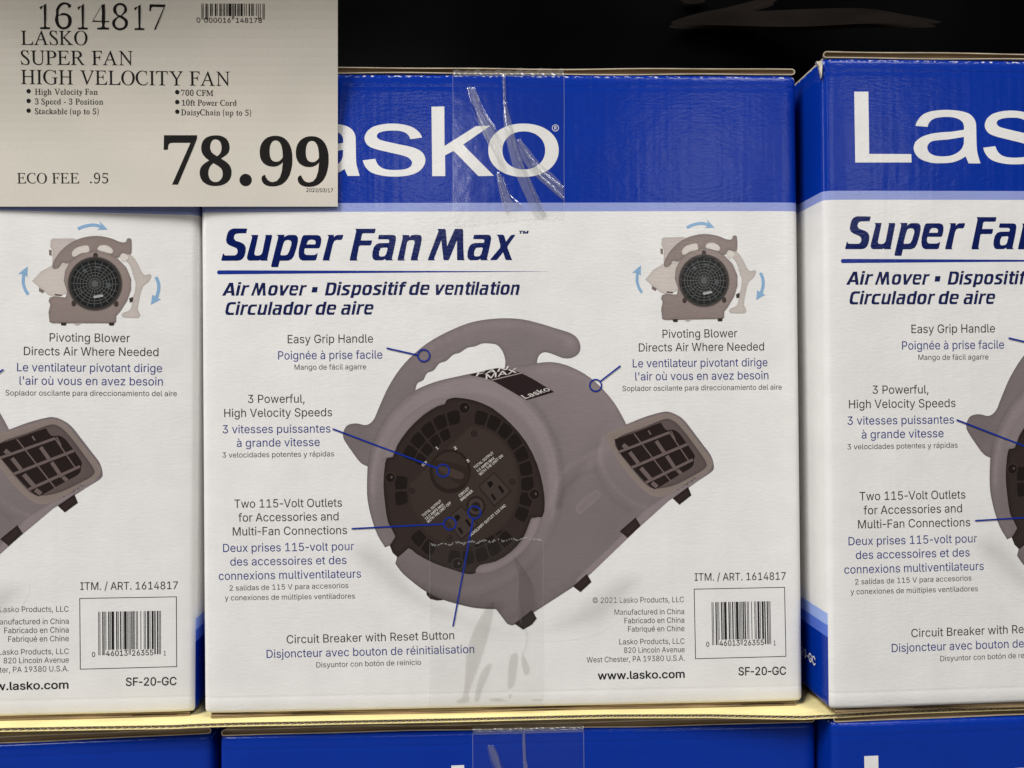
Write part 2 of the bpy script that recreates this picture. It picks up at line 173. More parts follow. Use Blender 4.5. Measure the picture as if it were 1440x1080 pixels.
    'á': '389|160,-9 126,-5 94,5 68,22 48,45 38,63 32,84 30,108 34,138 43,161 58,179 78,193 100,203 125,211 178,220 234,227 252,230 265,235 273,243 276,255 276,257 273,279 267,297 256,311 240,322 220,329 196,331 171,329 149,322 132,313 118,301 107,288 100,274 41,291 57,322 79,346 104,364 133,375 163,382 194,384 215,383 239,379 263,372 286,360 306,343 322,320 333,290 337,251 337,0 277,0 277,52 272,52 264,38 252,25 236,12 215,1 190,-6|170,45 202,49 228,59 248,74 263,93 272,115 276,138 276,190 270,186 259,182 231,176 200,171 175,168 154,164 134,159 117,150 103,139 95,124 92,105 94,87 102,72 114,61 130,52 149,47|162,429 210,529 278,529 212,429',
    'é': '404|212,-8 177,-5 145,3 117,16 92,35 72,58 56,85 44,116 37,150 34,187 36,224 44,258 55,290 71,317 91,340 115,359 142,373 172,382 205,384 236,382 266,374 294,361 319,341 341,315 357,282 368,242 371,194 371,169 75,169 75,221 338,221 310,202 307,237 298,269 283,294 263,314 246,323 227,328 205,330 183,328 164,323 146,313 125,294 109,270 99,241 96,211 96,178 100,139 110,106 121,88 135,73 151,61 179,50 212,46 234,48 254,53 271,61 285,73 297,88 306,105 365,91 353,63 335,39 311,19 283,4 249,-5|177,429 225,529 293,529 227,429',
    'ó': '415|207,-8 174,-5 144,3 117,16 93,35 72,58 56,85 44,116 37,150 34,187 37,225 44,260 56,291 72,318 93,341 117,360 144,374 174,382 207,384 241,382 271,374 299,360 323,341 343,318 359,291 371,260 379,225 381,187 379,150 371,116 359,85 343,58 323,35 299,16 271,3 241,-5|207,46 231,49 252,55 270,66 292,89 307,117 316,151 319,187 316,224 307,258 292,287 270,310 252,321 231,328 207,330 184,328 163,321 145,310 124,287 108,258 99,224 96,187 99,151 108,117 124,89 145,66 163,55 184,49|181,429 228,529 297,529 231,429',
    'ù': '410|182,-5 146,-1 115,11 97,23 82,39 69,59 60,82 54,109 53,139 53,379 114,379 114,144 116,117 124,94 137,75 154,61 175,53 200,50 226,53 249,62 268,77 283,97 293,122 296,153 296,379 357,379 357,0 298,0 298,92 307,92 294,60 277,35 257,17 234,5 209,-3|181,429 115,529 183,529 231,429',
    'ú': '410|182,-5 146,-1 115,11 97,23 82,39 69,59 60,82 54,109 53,139 53,379 114,379 114,144 116,117 124,94 137,75 154,61 175,53 200,50 226,53 249,62 268,77 283,97 293,122 296,153 296,379 357,379 357,0 298,0 298,92 307,92 294,60 277,35 257,17 234,5 209,-3|178,429 226,529 294,529 228,429',
    '™': '424|289,326 209,509 242,509 298,375 354,509 387,509 307,326|202,326 202,509 235,509 235,326|361,326 361,509 394,509 394,326|82,326 82,492 115,492 115,326|27,480 27,509 170,509 170,480',
  },
  'bold': {
    '7': '375|111,0 289,406 113,406 93,403 80,391 74,372 70,338 30,338 33,480 353,480 353,447 168,0',
    '8': '375|183,-7 148,-5 118,1 91,11 69,24 51,39 38,57 28,78 22,99 20,122 23,150 32,173 47,193 79,219 119,242 83,267 57,296 45,316 38,339 36,364 39,395 50,423 62,441 79,456 99,469 125,478 156,484 191,486 235,483 271,471 299,453 318,429 330,401 334,369 332,344 324,322 310,305 281,282 244,260 280,240 309,220 330,199 344,177 352,153 355,127 350,88 335,55 310,29 276,9 234,-3|203,283 224,298 239,317 247,340 250,370 248,389 243,407 234,423 222,436 206,444 187,447 170,445 156,438 145,426 134,402 130,372 132,351 139,333 149,318 172,300|187,32 208,34 226,42 241,55 253,72 260,92 262,116 259,136 252,154 239,170 208,192 164,216 143,199 126,178 115,152 111,120 113,95 120,74 132,56 147,42 165,34',
    '9': '375|152,-7 116,-4 88,4 67,17 53,33 45,51 42,69 44,83 50,94 61,102 75,107 87,80 103,56 118,45 135,38 156,36 194,48 223,84 242,145 251,230 234,212 212,198 186,188 155,185 119,189 87,201 60,220 40,248 28,282 24,324 26,355 32,383 42,409 56,431 74,450 95,466 120,477 147,484 177,486 209,484 238,476 264,463 287,444 307,420 323,390 335,353 343,310 345,261 343,207 334,157 321,111 301,72 284,49 264,30 241,14 215,3 185,-4|184,233 206,236 224,245 239,260 251,278 248,330 242,372 231,403 217,424 201,437 181,441 164,438 149,429 137,413 128,391 123,362 121,328 125,286 137,257 156,239',
  },
  'roman': {
    '0': '375|188,-5 151,1 122,16 100,35 82,57 67,84 56,116 46,174 43,241 44,287 49,329 56,365 67,397 82,423 100,445 122,463 151,478 189,485 224,479 253,464 274,445 292,423 307,397 318,365 326,328 331,286 333,240 331,194 326,153 318,116 307,84 292,57 274,35 252,15 224,0|188,36 212,40 235,56 252,87 264,153 268,240 264,327 252,393 235,424 212,440 189,444 164,440 141,425 124,393 112,327 108,240 112,153 124,87 141,55 164,39',
    '1': '375|67,1 66,34 120,35 136,35 157,35 177,51 176,78 158,426 125,392 104,370 84,358 67,356 60,366 61,377 55,383 41,388 52,394 76,407 107,415 150,422 191,445 233,461 228,78 229,55 247,37 269,35 288,35 341,34 341,1',
    '2': '375|40,17 44,61 129,164 161,209 191,242 214,272 231,303 241,335 245,371 243,397 234,419 220,434 204,441 189,444 174,445 153,443 133,437 114,422 102,397 96,366 97,346 92,358 78,364 66,368 56,371 47,379 44,395 47,413 57,429 73,445 96,462 130,478 174,484 219,476 253,459 277,441 294,423 305,401 308,374 307,355 302,336 293,315 279,290 259,260 234,224 151,141 79,70 245,60 268,62 289,75 299,96 303,119 313,130 326,123 324,18',
    '3': '375|163,-5 118,-1 83,11 58,26 42,42 33,58 31,74 39,84 51,86 54,90 62,101 66,114 69,98 78,74 93,56 114,46 135,41 158,40 180,41 202,44 224,53 244,72 256,101 260,139 256,168 241,192 227,217 205,240 171,238 137,230 99,230 99,265 140,266 170,258 202,259 217,285 226,311 239,337 244,368 238,404 221,431 203,440 186,444 169,445 154,444 141,441 126,436 109,419 100,395 95,368 97,357 89,368 73,373 64,381 59,386 49,389 42,400 45,417 55,432 71,447 95,463 128,478 173,484 216,476 250,459 275,442 293,424 304,403 308,376 305,353 298,333 285,314 267,296 245,282 207,254 247,233 272,223 293,207 310,189 318,176 323,159 325,138 322,105 312,78 298,57 279,39 256,23 228,9 197,-1',
    '4': '375|124,3 122,34 140,35 161,37 182,39 202,42 217,60 219,83 210,140 23,139 34,159 215,452 273,459 277,154 354,160 354,134 279,139 268,83 269,59 285,42 306,39 327,37 348,35 355,34 353,3|48,165 208,156 215,287 212,350 202,425 187,395 174,366 158,338 146,320',
    '5': '375|165,-5 120,-1 86,10 63,25 48,41 39,57 37,75 45,85 57,85 59,87 65,97 72,110 75,101 81,81 91,62 108,49 129,42 154,40 176,41 198,45 221,56 240,77 252,108 256,148 253,182 241,211 222,231 198,241 173,246 146,247 122,246 101,255 73,261 59,258 73,467 300,463 302,373 288,366 278,381 276,393 274,407 263,417 245,419 98,413 91,278 108,284 126,288 168,290 215,280 253,263 282,242 303,217 316,187 320,147 319,123 314,102 307,84 292,60 273,41 250,24 223,9 194,-1',
    '6': '375|197,-5 166,-1 139,12 116,28 97,47 80,71 67,99 56,134 50,175 58,222 70,271 68,319 71,364 89,402 103,424 119,444 139,462 163,476 191,484 222,484 259,475 285,461 303,450 315,439 322,426 323,412 318,406 310,402 305,397 298,390 283,384 273,375 275,382 271,403 264,424 250,439 233,445 216,447 191,442 167,429 144,405 126,369 111,325 115,253 144,271 161,286 186,292 218,291 253,281 281,265 303,245 320,221 330,192 333,155 330,114 319,79 301,49 276,24 242,4|199,37 215,39 232,45 250,58 263,81 270,111 273,148 270,184 263,213 249,235 230,247 211,252 193,253 174,251 151,249 125,247 106,229 110,161 119,112 135,75 156,51 178,40',
    '7': '375|123,8 302,415 111,421 87,414 74,395 71,373 66,343 38,347 45,467 337,463 331,451 159,14',
    '8': '375|183,-7 148,-4 119,6 96,20 78,35 63,50 52,66 44,84 39,102 37,122 40,145 47,165 59,182 89,204 142,241 97,283 71,306 62,323 56,343 54,364 57,390 66,415 75,430 89,443 105,457 127,471 156,482 191,486 234,479 266,463 289,443 305,421 315,397 318,369 316,348 309,330 300,315 272,295 224,260 270,224 298,207 316,188 328,170 335,149 337,127 333,93 321,65 301,40 272,17 233,0|204,262 228,294 245,314 260,338 265,370 263,392 255,412 241,428 224,439 207,445 187,447 170,445 154,441 137,431 119,406 113,372 115,347 124,325 131,301 154,272|187,32 208,34 227,40 247,50 264,67 275,89 279,116 276,141 266,163 250,182 217,206 163,229 137,205 118,183 100,156 94,120 97,92 108,68 125,51 145,40 165,34',
    '9': '375|152,-6 116,-3 89,7 70,20 57,35 49,52 46,69 54,79 67,80 71,83 70,97 83,77 102,55 117,44 135,38 156,35 197,44 233,79 261,141 259,249 228,219 212,198 186,190 155,191 122,200 95,214 73,233 56,256 46,286 42,324 44,352 49,378 57,401 69,421 84,439 102,455 122,469 148,480 177,485 208,482 236,471 259,454 278,435 294,411 308,383 319,349 325,308 326,261 324,209 318,161 305,117 288,80 273,58 257,38 237,21 213,6 185,-3|184,232 206,236 228,241 252,249 269,273 265,332 256,375 242,408 222,429 201,439 181,442 163,440 144,434 126,419 112,395 105,364 103,327 108,282 126,249 153,233',
    'A': '520|15,0 12,13 39,18 60,32 76,56 130,182 254,475 268,475 427,58 435,43 444,32 455,24 476,16 505,13 508,0 320,0 318,13 323,13 341,14 354,19 361,26 361,46 352,78 321,158 166,158 157,156 151,150 126,90 116,56 116,36 123,24 135,17 151,14 173,13 175,0|165,183 311,183 242,367',
    'C': '445|269,-10 231,-8 195,0 161,13 129,30 100,52 75,78 53,108 35,142 22,179 15,211 12,244 14,276 25,322 44,365 71,402 104,433 143,456 185,470 231,475 275,470 327,457 338,454 347,453 359,458 365,470 378,470 391,332 377,332 374,343 371,353 360,383 344,407 325,427 301,441 275,450 244,453 218,450 193,443 169,430 139,404 115,370 98,328 90,281 90,247 94,211 102,175 119,129 142,91 171,60 204,37 240,23 279,19 321,24 358,40 390,66 417,103 433,91 414,60 392,34 367,15 339,1 306,-7',
    'D': '496|20,0 20,17 47,21 68,24 91,40 97,73 95,375 93,401 82,421 64,430 43,435 15,439 15,455 222,455 278,451 326,435 364,411 393,383 416,353 432,317 442,276 446,228 440,163 423,111 396,70 356,36 301,10 228,0|222,24 262,30 297,44 328,69 354,109 368,163 372,229 365,306 343,365 308,404 269,425 223,433 202,431 183,429 162,414 158,386 159,71 163,43 182,28 201,26',
    'E': '437|29,0 28,13 31,13 57,16 73,25 81,43 83,73 76,385 75,405 72,419 65,433 54,443 36,449 13,451 12,465 367,465 377,364 366,364 365,367 355,394 344,414 329,427 308,436 280,440 243,442 186,442 168,441 157,439 149,434 145,426 144,414 143,396 146,260 202,260 232,262 255,267 271,275 281,288 287,305 289,326 301,326 302,161 290,161 285,187 278,206 270,220 260,229 247,234 230,236 207,237 147,237 150,83 151,62 153,47 159,36 170,28 185,25 208,24 255,24 298,26 334,34 362,48 383,67 400,94 411,128 425,128 413,0',
    'F': '368|28,0 28,13 31,13 50,15 63,18 73,25 79,36 82,52 83,73 76,385 75,405 72,419 65,433 53,443 36,449 12,451 12,465 345,465 356,355 343,355 342,361 340,367 331,392 319,412 305,425 287,434 265,439 238,441 185,441 163,440 151,435 146,428 144,418 146,373 149,258 187,258 217,259 240,264 257,272 269,284 276,302 281,325 294,325 299,156 285,156 282,173 278,190 268,212 255,226 235,233 203,235 150,235 155,69 156,56 158,44 166,29 179,19 197,15 225,12 227,0',
    'G': '512|296,-10 253,-7 212,0 174,13 138,31 106,53 78,80 54,110 36,144 22,181 15,214 12,246 14,278 24,325 43,367 70,404 103,435 142,457 187,470 237,475 284,471 328,459 365,446 384,442 396,444 404,448 410,457 414,469 426,469 436,327 425,327 406,364 383,395 354,420 322,438 286,449 247,453 208,448 175,435 146,413 123,383 107,348 96,306 92,261 94,217 103,173 122,126 146,86 178,53 214,30 255,15 299,11 332,15 359,26 373,37 381,49 383,64 380,158 379,173 377,185 372,195 366,203 357,208 337,212 307,214 307,227 500,227 500,214 478,213 464,208 454,200 450,188 448,171 449,146 454,35 407,10 354,-5',
    'H': '511|29,0 28,13 31,13 49,15 63,18 73,25 79,36 82,51 83,73 76,385 75,405 72,419 65,433 54,443 36,449 13,451 12,465 197,465 198,451 195,451 170,448 154,439 145,421 143,390 145,285 147,271 150,265 155,262 162,260 172,259 344,259 354,260 360,262 363,266 363,274 361,385 360,404 357,419 350,433 338,443 321,449 297,451 297,465 482,465 482,451 477,451 452,448 437,439 429,421 427,392 435,80 436,60 438,45 445,31 457,21 474,16 498,13 499,0 313,0 313,13 315,13 334,15 348,18 358,25 364,36 367,51 368,73 365,212 364,217 363,222 360,228 355,232 338,234 166,234 157,233 151,231 148,227 147,220 150,80 151,60 153,45 160,31 172,21 189,16 213,13 214,0',
    'I': '228|28,0 28,13 31,13 50,15 63,18 73,25 79,36 82,51 83,73 76,385 75,405 72,419 65,433 53,443 36,449 12,451 12,465 200,465 200,451 195,451 170,448 155,439 148,421 145,392 152,80 153,60 156,45 163,31 175,21 192,16 216,13 216,0',
    'K': '509|29,0 28,13 31,13 49,15 63,18 73,25 79,36 82,51 83,73 76,385 75,405 72,419 65,433 54,443 36,449 13,451 12,465 196,465 196,451 191,451 168,449 153,441 145,425 144,396 146,265 146,261 147,256 150,251 154,250 158,251 161,253 287,385 302,405 311,421 311,434 304,444 291,449 270,451 266,451 266,465 428,465 427,452 424,452 406,449 388,441 370,426 296,354 209,264 397,69 424,44 448,27 471,16 496,13 497,0 298,0 298,13 303,13 322,14 334,18 340,26 339,37 335,45 329,55 307,79 164,228 159,232 154,233 148,231 147,224 151,75 152,57 153,46 161,30 174,20 193,16 220,13 221,0',
    'L': '438|29,0 28,13 31,13 57,16 73,26 81,43 83,73 76,385 75,405 73,419 66,433 54,443 37,449 13,451 12,465 197,465 196,452 171,449 155,440 147,422 144,393 151,92 152,64 153,51 160,37 171,29 187,25 210,24 258,24 305,26 341,33 368,45 387,65 402,94 414,132 426,132 421,0',
    'M': '634|14,0 14,17 43,22 65,28 78,38 78,58 75,79 81,382 90,404 84,422 67,429 53,432 37,436 15,439 19,451 177,443 317,120 462,437 610,449 617,439 590,433 568,427 547,410 539,379 540,85 540,58 549,37 567,27 582,23 596,19 617,17 617,0 396,0 396,17 417,20 433,25 448,28 466,38 475,58 471,83 457,411 280,12 278,13 104,398 103,80 103,57 104,37 117,26 139,20 169,17 169,0',
    'N': '475|403,-11 108,373 113,84 114,60 118,43 125,29 136,20 154,16 180,13 180,0 29,0 28,13 55,16 72,25 80,43 83,73 78,393 78,401 76,408 68,423 55,438 37,448 17,451 13,451 12,465 109,465 384,108 379,381 378,405 374,422 367,436 355,445 337,449 311,451 311,465 463,465 463,451 445,450 430,447 420,440 413,429 409,414 408,392 416,-11',
    'O': '475|250,-10 214,-8 181,-1 149,11 120,27 93,46 70,70 50,98 34,128 22,162 13,207 12,253 19,296 33,338 54,376 80,409 111,436 147,457 186,470 228,475 264,472 297,465 329,453 357,437 383,417 406,393 426,365 442,335 454,302 461,265 463,227 460,189 452,152 439,117 422,85 402,56 377,32 341,9 298,-5|245,10 267,12 288,18 306,29 331,51 351,80 367,114 378,153 383,196 384,240 380,286 369,331 356,368 338,399 317,423 293,441 265,451 235,455 212,452 190,445 170,434 143,408 121,374 104,333 94,286 91,249 91,211 96,174 105,137 119,99 137,68 159,43 185,25 214,14',
    'P': '383|29,0 28,13 31,13 57,16 73,25 81,42 83,73 76,385 75,404 72,419 65,434 53,443 36,449 13,451 12,465 195,465 247,461 290,448 324,427 349,398 366,361 371,335 370,311 363,289 352,270 335,253 313,240 286,230 254,224 219,222 157,222 149,220 147,214 151,64 152,55 154,46 159,34 166,26 175,20 195,15 223,13 223,0|185,242 226,246 258,257 280,275 292,299 295,329 289,364 279,389 266,410 250,425 230,436 205,442 177,445 161,443 151,438 145,426 144,405 146,263 148,253 151,247 156,244 166,243',
    'R': '492|29,0 28,13 31,13 58,17 74,27 81,45 83,73 76,385 75,404 72,420 65,434 53,443 36,449 13,451 12,465 209,465 253,462 291,453 323,438 348,418 367,393 380,364 384,320 369,284 336,256 283,235 389,85 413,53 434,31 448,21 462,15 477,13 480,13 480,0 376,0 217,228 202,228 172,229 148,231 151,89 152,62 155,46 163,30 174,20 191,15 213,13 220,13 220,0|192,250 234,253 267,263 290,280 304,303 309,331 303,363 287,398 262,423 228,438 185,443 170,442 159,440 151,435 147,427 145,415 144,398 147,253 168,251',
    'S': '313|187,-9 141,-5 86,10 77,13 69,13 58,11 51,4 49,-8 37,-8 15,146 27,146 43,106 63,72 87,46 114,26 143,15 174,11 198,14 217,23 231,38 239,57 241,79 237,105 230,122 219,139 205,157 188,174 156,201 118,232 77,267 48,297 29,325 17,353 12,376 12,397 16,416 29,440 50,459 79,471 115,475 147,473 162,470 177,466 201,459 212,457 222,458 229,464 233,473 246,473 264,336 253,336 240,372 224,401 204,424 182,440 158,450 132,453 110,451 94,444 81,433 74,417 73,398 77,376 86,356 102,334 123,313 148,291 188,259 230,224 259,195 281,162 296,126 301,101 301,78 297,57 288,38 275,22 258,8 238,-1 214,-7',
    'T': '423|123,0 121,13 127,13 148,15 164,19 175,28 182,41 185,62 186,89 180,417 179,429 175,435 168,439 157,441 139,441 102,438 73,432 53,420 40,404 33,381 30,352 15,353 12,465 399,465 411,350 398,350 395,361 392,371 384,394 373,412 360,425 343,434 320,439 291,441 263,441 256,440 252,437 249,431 248,423 254,93 255,63 259,43 266,28 279,19 299,15 326,13 334,13 333,0',
    'U': '486|279,-10 235,-6 196,5 160,24 131,48 109,78 95,113 89,142 87,181 82,388 81,407 79,420 71,435 59,444 40,449 12,452 12,465 208,465 209,452 202,452 183,450 169,445 159,436 152,414 150,381 155,193 157,142 163,109 173,84 188,63 207,46 230,33 256,25 285,23 320,27 349,38 370,55 384,79 392,118 393,181 389,355 387,387 383,412 374,431 362,443 344,449 317,452 316,465 473,465 474,452 465,452 443,448 429,438 421,420 419,396 419,357 424,163 421,106 411,62 400,39 384,20 365,7 341,-3 312,-8',
    'V': '501|244,-10 96,395 83,422 68,439 48,448 21,451 15,451 12,465 198,465 200,453 194,453 176,451 163,447 156,439 156,419 165,387 270,95 392,375 404,409 404,430 396,441 385,447 370,450 348,451 345,465 488,465 489,451 488,451 470,447 457,434 444,413 431,384 259,-10',
    'Y': '493|178,0 179,12 203,14 220,18 231,25 238,34 241,48 241,66 238,201 129,366 109,396 90,418 72,434 55,444 35,449 13,451 12,465 213,465 213,451 189,449 173,445 166,437 167,423 173,409 183,393 286,235 359,358 372,381 380,400 384,415 384,427 377,438 365,445 347,449 321,451 321,465 481,465 481,450 463,446 447,433 430,412 411,383 306,205 308,66 309,53 311,40 316,30 323,22 332,17 354,13 384,12 384,0',
    'a': '344|255,11 234,13 232,26 209,62 158,28 127,18 95,22 81,26 71,29 58,29 46,36 41,48 39,63 46,83 61,97 77,116 102,146 145,166 211,181 216,242 207,269 189,285 171,292 148,296 123,293 108,287 98,274 95,262 100,248 105,238 106,231 104,222 98,216 89,212 77,212 66,214 58,216 52,223 50,236 53,252 63,267 76,284 96,303 126,316 162,317 204,308 233,292 251,278 264,263 272,240 275,209 267,62 260,44 276,31 296,31 304,34 312,36 319,35 306,31 285,38 271,28|151,32 162,35 176,38 196,40 219,55 210,184 161,162 137,140 115,117 103,84 108,51 128,33',
    'b': '361|55,1 63,389 55,417 40,431 26,436 8,439 13,451 121,438 127,252 169,291 190,313 221,314 242,307 259,297 275,286 289,273 301,257 310,238 320,205 324,166 322,136 316,108 308,82 296,60 282,39 265,19 245,2 220,-7 192,-10 162,-6 133,7 105,28 51,-5|183,14 204,18 222,28 239,46 256,93 263,160 261,199 255,232 243,257 224,272 204,278 184,280 169,277 152,274 131,266 119,245 125,67 139,36 158,20',
    'c': '293|156,-1 134,5 114,13 96,24 79,39 65,56 54,76 45,98 40,123 37,150 39,179 44,205 54,229 66,252 79,274 97,294 120,309 146,317 175,319 204,313 225,299 241,286 253,274 260,261 262,245 257,235 250,232 245,228 237,223 223,224 215,232 211,251 211,260 207,272 197,287 185,294 169,297 144,290 124,271 106,237 96,187 97,140 107,100 124,67 148,46 176,37 204,37 227,42 250,53 271,72 285,60 258,30 227,8 193,-3',
    'd': '370|140,-6 119,1 102,11 87,23 73,37 61,54 51,73 41,108 38,147 40,178 44,206 52,231 62,252 75,271 90,286 106,299 124,310 146,316 175,314 193,290 236,250 251,403 233,424 215,434 198,437 176,439 181,451 307,443 299,75 303,51 315,34 333,29 347,22 341,22 291,21 241,12 234,72 192,22 173,-4|171,28 187,31 205,38 226,49 241,72 242,245 231,265 210,274 191,278 174,281 155,279 136,271 118,255 104,212 100,153 104,95 117,53 134,37 153,30',
    'e': '301|154,1 131,6 112,14 94,24 78,38 65,55 53,76 45,100 40,127 41,157 48,183 54,207 56,231 63,254 76,273 91,292 109,307 132,316 157,318 193,314 222,299 242,274 256,246 256,211 248,172 262,186 102,180 105,107 126,65 160,42 199,40 225,47 248,62 270,86 285,73 258,36 227,11 191,0|105,180 208,185 211,215 207,253 195,278 186,288 175,295 161,297 141,291 124,275 108,246 98,204',
    'f': '214|15,0 15,16 30,18 40,22 50,24 64,30 71,46 73,73 65,289 21,282 21,305 65,298 72,352 73,382 82,404 96,423 115,440 140,456 174,464 199,459 217,445 230,433 240,423 246,412 248,400 246,386 240,378 232,376 224,375 214,375 207,377 202,382 200,391 201,401 206,415 206,422 203,433 196,439 190,442 180,443 168,442 159,438 149,432 138,415 129,391 136,298 199,305 199,282 136,289 126,64 133,35 153,21 173,18 199,16 199,0',
    'g': '327|146,-140 106,-138 73,-131 50,-118 34,-103 25,-89 23,-75 32,-62 49,-55 88,-27 56,4 51,20 50,32 45,41 53,48 63,52 81,70 124,110 77,142 56,161 44,184 40,213 41,229 46,244 54,257 70,276 92,296 121,312 157,318 194,305 230,285 309,296 312,273 255,275 265,240 272,222 274,204 271,181 261,161 247,144 228,127 204,112 172,104 157,103 141,114 120,120 106,102 102,85 92,71 94,49 113,35 140,33 175,33 221,31 254,26 277,16 289,3 295,-14 300,-37 303,-64 295,-91 272,-113 239,-128 197,-137|157,124 172,127 184,133 197,143 211,171 216,211 211,252 199,280 185,290 172,295 157,297 143,295 131,288 119,278 104,251 98,211 104,171 112,140 121,123 140,120|161,-116 205,-113 238,-104 257,-88 266,-66 267,-47 256,-30 234,-21 205,-17 91,-20 79,-42 74,-58 69,-73 73,-85 82,-95 95,-103 122,-113',
    'h': '381|18,0 18,16 35,19 50,21 67,33 72,55 71,400 64,420 49,432 36,437 19,440 23,451 129,437 135,235 184,284 207,312 243,312 275,297 294,279 308,253 312,210 310,55 315,34 332,22 347,19 363,16 357,6 214,12 208,10 207,16 225,17 244,29 253,54 253,217 251,244 242,264 229,272 216,273 203,272 183,267 161,259 134,240 127,55 132,34 149,22 164,19 180,16 180,0',
    'i': '198|101,381 88,383 78,390 72,400 70,412 72,425 79,435 88,442 101,444 113,442 123,435 130,425 132,412 130,400 123,390 113,383|24,6 18,16 35,19 50,21 67,33 72,55 71,252 65,275 50,288 37,291 20,293 25,306 136,298 126,55 133,34 149,22 164,19 173,11 168,12',
    'k': '359|24,6 17,16 35,19 50,22 67,33 72,55 71,398 65,420 51,432 38,436 20,439 25,451 133,440 139,147 233,242 241,263 248,278 241,288 228,292 209,293 206,293 206,310 345,310 345,293 320,289 295,280 271,264 219,209 345,33 359,20 365,8 357,19 220,9 211,16 217,16 229,18 241,20 254,31 254,46 242,56 164,156 135,140 127,55 132,34 149,22 164,19 173,11 168,12',
    'l': '199|24,6 18,16 35,19 50,21 67,33 72,55 71,398 65,419 51,432 38,436 20,439 25,451 136,443 126,55 133,34 149,22 164,19 173,11 168,12',
    'n': '381|18,0 18,16 35,19 50,21 67,33 73,55 73,254 65,275 49,287 36,291 19,294 23,306 129,292 135,236 183,284 207,312 243,312 275,297 294,279 308,253 312,210 310,55 315,34 332,22 347,19 363,16 357,6 214,12 208,10 207,16 225,17 244,29 253,54 253,217 251,244 242,264 229,272 216,273 203,272 183,267 161,259 134,240 127,55 132,34 149,22 164,19 180,16 180,0',
    'o': '336|169,-10 140,-8 115,1 94,17 78,37 64,56 53,78 44,101 39,127 37,154 39,182 44,207 53,231 64,252 78,272 94,291 115,307 140,316 168,318 196,316 221,307 242,292 257,273 271,253 283,232 292,208 297,183 299,154 297,125 292,100 283,76 271,55 258,35 242,16 222,1 197,-8|169,11 186,14 199,23 212,37 224,54 232,80 237,154 235,207 226,247 212,272 198,287 185,296 169,299 151,296 137,287 123,273 107,229 99,155 100,114 104,80 113,54 125,37 138,23 152,14',
    'p': '371|17,-139 17,-124 31,-122 41,-118 54,-115 70,-105 73,-64 71,244 65,271 50,286 37,291 26,300 36,294 119,286 133,231 176,284 196,312 231,314 251,307 268,298 284,286 297,272 309,255 319,235 328,200 331,160 328,117 318,78 309,57 296,39 282,23 266,11 248,1 227,-6 197,-5 179,20 136,63 120,-58 129,-84 136,-104 153,-114 167,-118 180,-121 197,-123 197,-139|195,28 215,30 234,37 251,54 266,96 270,154 267,211 254,253 238,270 218,277 199,278 179,273 159,262 134,239 128,63 146,35 173,27',
    'r': '287|18,0 18,16 35,19 50,21 68,32 73,55 70,252 64,276 50,288 37,291 20,293 25,306 128,293 137,222 178,269 195,290 217,297 234,300 247,299 256,297 263,292 268,280 267,266 265,256 263,249 258,243 247,240 238,241 233,243 218,260 204,266 189,263 175,255 158,244 138,224 130,193 130,55 138,32 156,21 173,19 197,16 197,0',
    's': '288|151,-10 122,-6 87,6 73,12 61,12 54,3 49,-6 40,-4 38,103 53,105 61,79 70,56 83,35 102,23 121,17 140,15 162,18 179,27 190,40 199,59 200,82 187,104 164,120 115,145 87,162 68,180 60,192 56,206 54,220 56,243 60,264 70,286 86,305 111,316 141,319 166,316 199,308 206,304 213,301 224,307 231,317 241,316 242,223 228,222 216,254 199,279 183,289 166,294 149,296 130,294 116,286 106,275 98,259 95,240 103,222 119,208 138,196 183,174 210,158 228,141 234,129 238,114 241,95 242,68 237,43 225,21 206,3 181,-7',
    't': '228|123,1 105,19 93,24 81,25 73,34 68,50 69,72 67,297 41,300 45,289 73,321 98,361 115,396 131,419 132,412 132,297 203,306 204,282 134,289 126,81 128,61 136,43 153,36 168,39 183,44 195,56 206,75 222,66 205,33 182,9 155,-5',
    'u': '375|131,-3 108,12 93,21 80,28 71,44 66,67 64,97 64,249 58,271 44,286 29,291 11,294 16,306 129,298 122,72 128,53 142,38 160,34 177,35 196,39 218,44 245,59 249,249 240,273 225,286 209,291 189,294 194,306 311,298 303,69 312,47 327,35 342,32 360,30 360,13 320,21 271,31 252,20 240,71 201,29 186,3 160,-7',
    'w': '435|131,3 33,271 22,282 8,287 -1,290 -1,300 11,289 121,292 133,298 127,292 118,291 107,288 98,276 98,262 104,247 166,111 230,234 219,272 205,285 191,290 181,293 168,295 174,304 310,297 316,299 308,291 295,288 281,278 278,266 281,258 335,129 386,255 386,266 388,275 387,285 380,290 370,292 356,295 359,307 439,304 442,298 433,292 425,284 411,258 303,-8 294,-3 224,212 131,3',
    'x': '319|5,0 5,15 25,23 44,36 66,53 137,136 54,271 33,282 18,289 4,293 4,310 169,310 169,294 153,293 139,292 125,281 125,265 132,250 182,187 229,252 232,268 234,279 232,286 227,290 217,293 201,294 201,310 311,310 311,296 292,289 273,275 250,257 186,185 284,31 301,20 310,17 319,15 319,0 155,0 155,16 168,17 178,19 188,21 200,30 199,49 190,69 138,133 91,65 88,46 85,34 88,23 98,17 114,15 118,15 118,0',
    'y': '300|53,-122 35,-120 21,-112 15,-105 10,-96 11,-84 16,-75 21,-68 26,-62 36,-58 45,-59 52,-62 57,-67 59,-77 59,-80 61,-89 72,-101 86,-100 99,-92 114,-74 122,-60 129,-44 135,-26 147,-4 51,257 35,281 17,290 8,292 -3,293 4,302 13,292 153,301 162,293 146,292 135,290 124,288 113,275 112,262 117,251 185,107 234,240 236,260 239,274 237,285 230,290 219,292 203,293 206,307 293,304 296,296 287,291 276,281 268,265 259,242 162,-24 145,-65 129,-96 109,-114 88,-118 71,-120',
  },
}


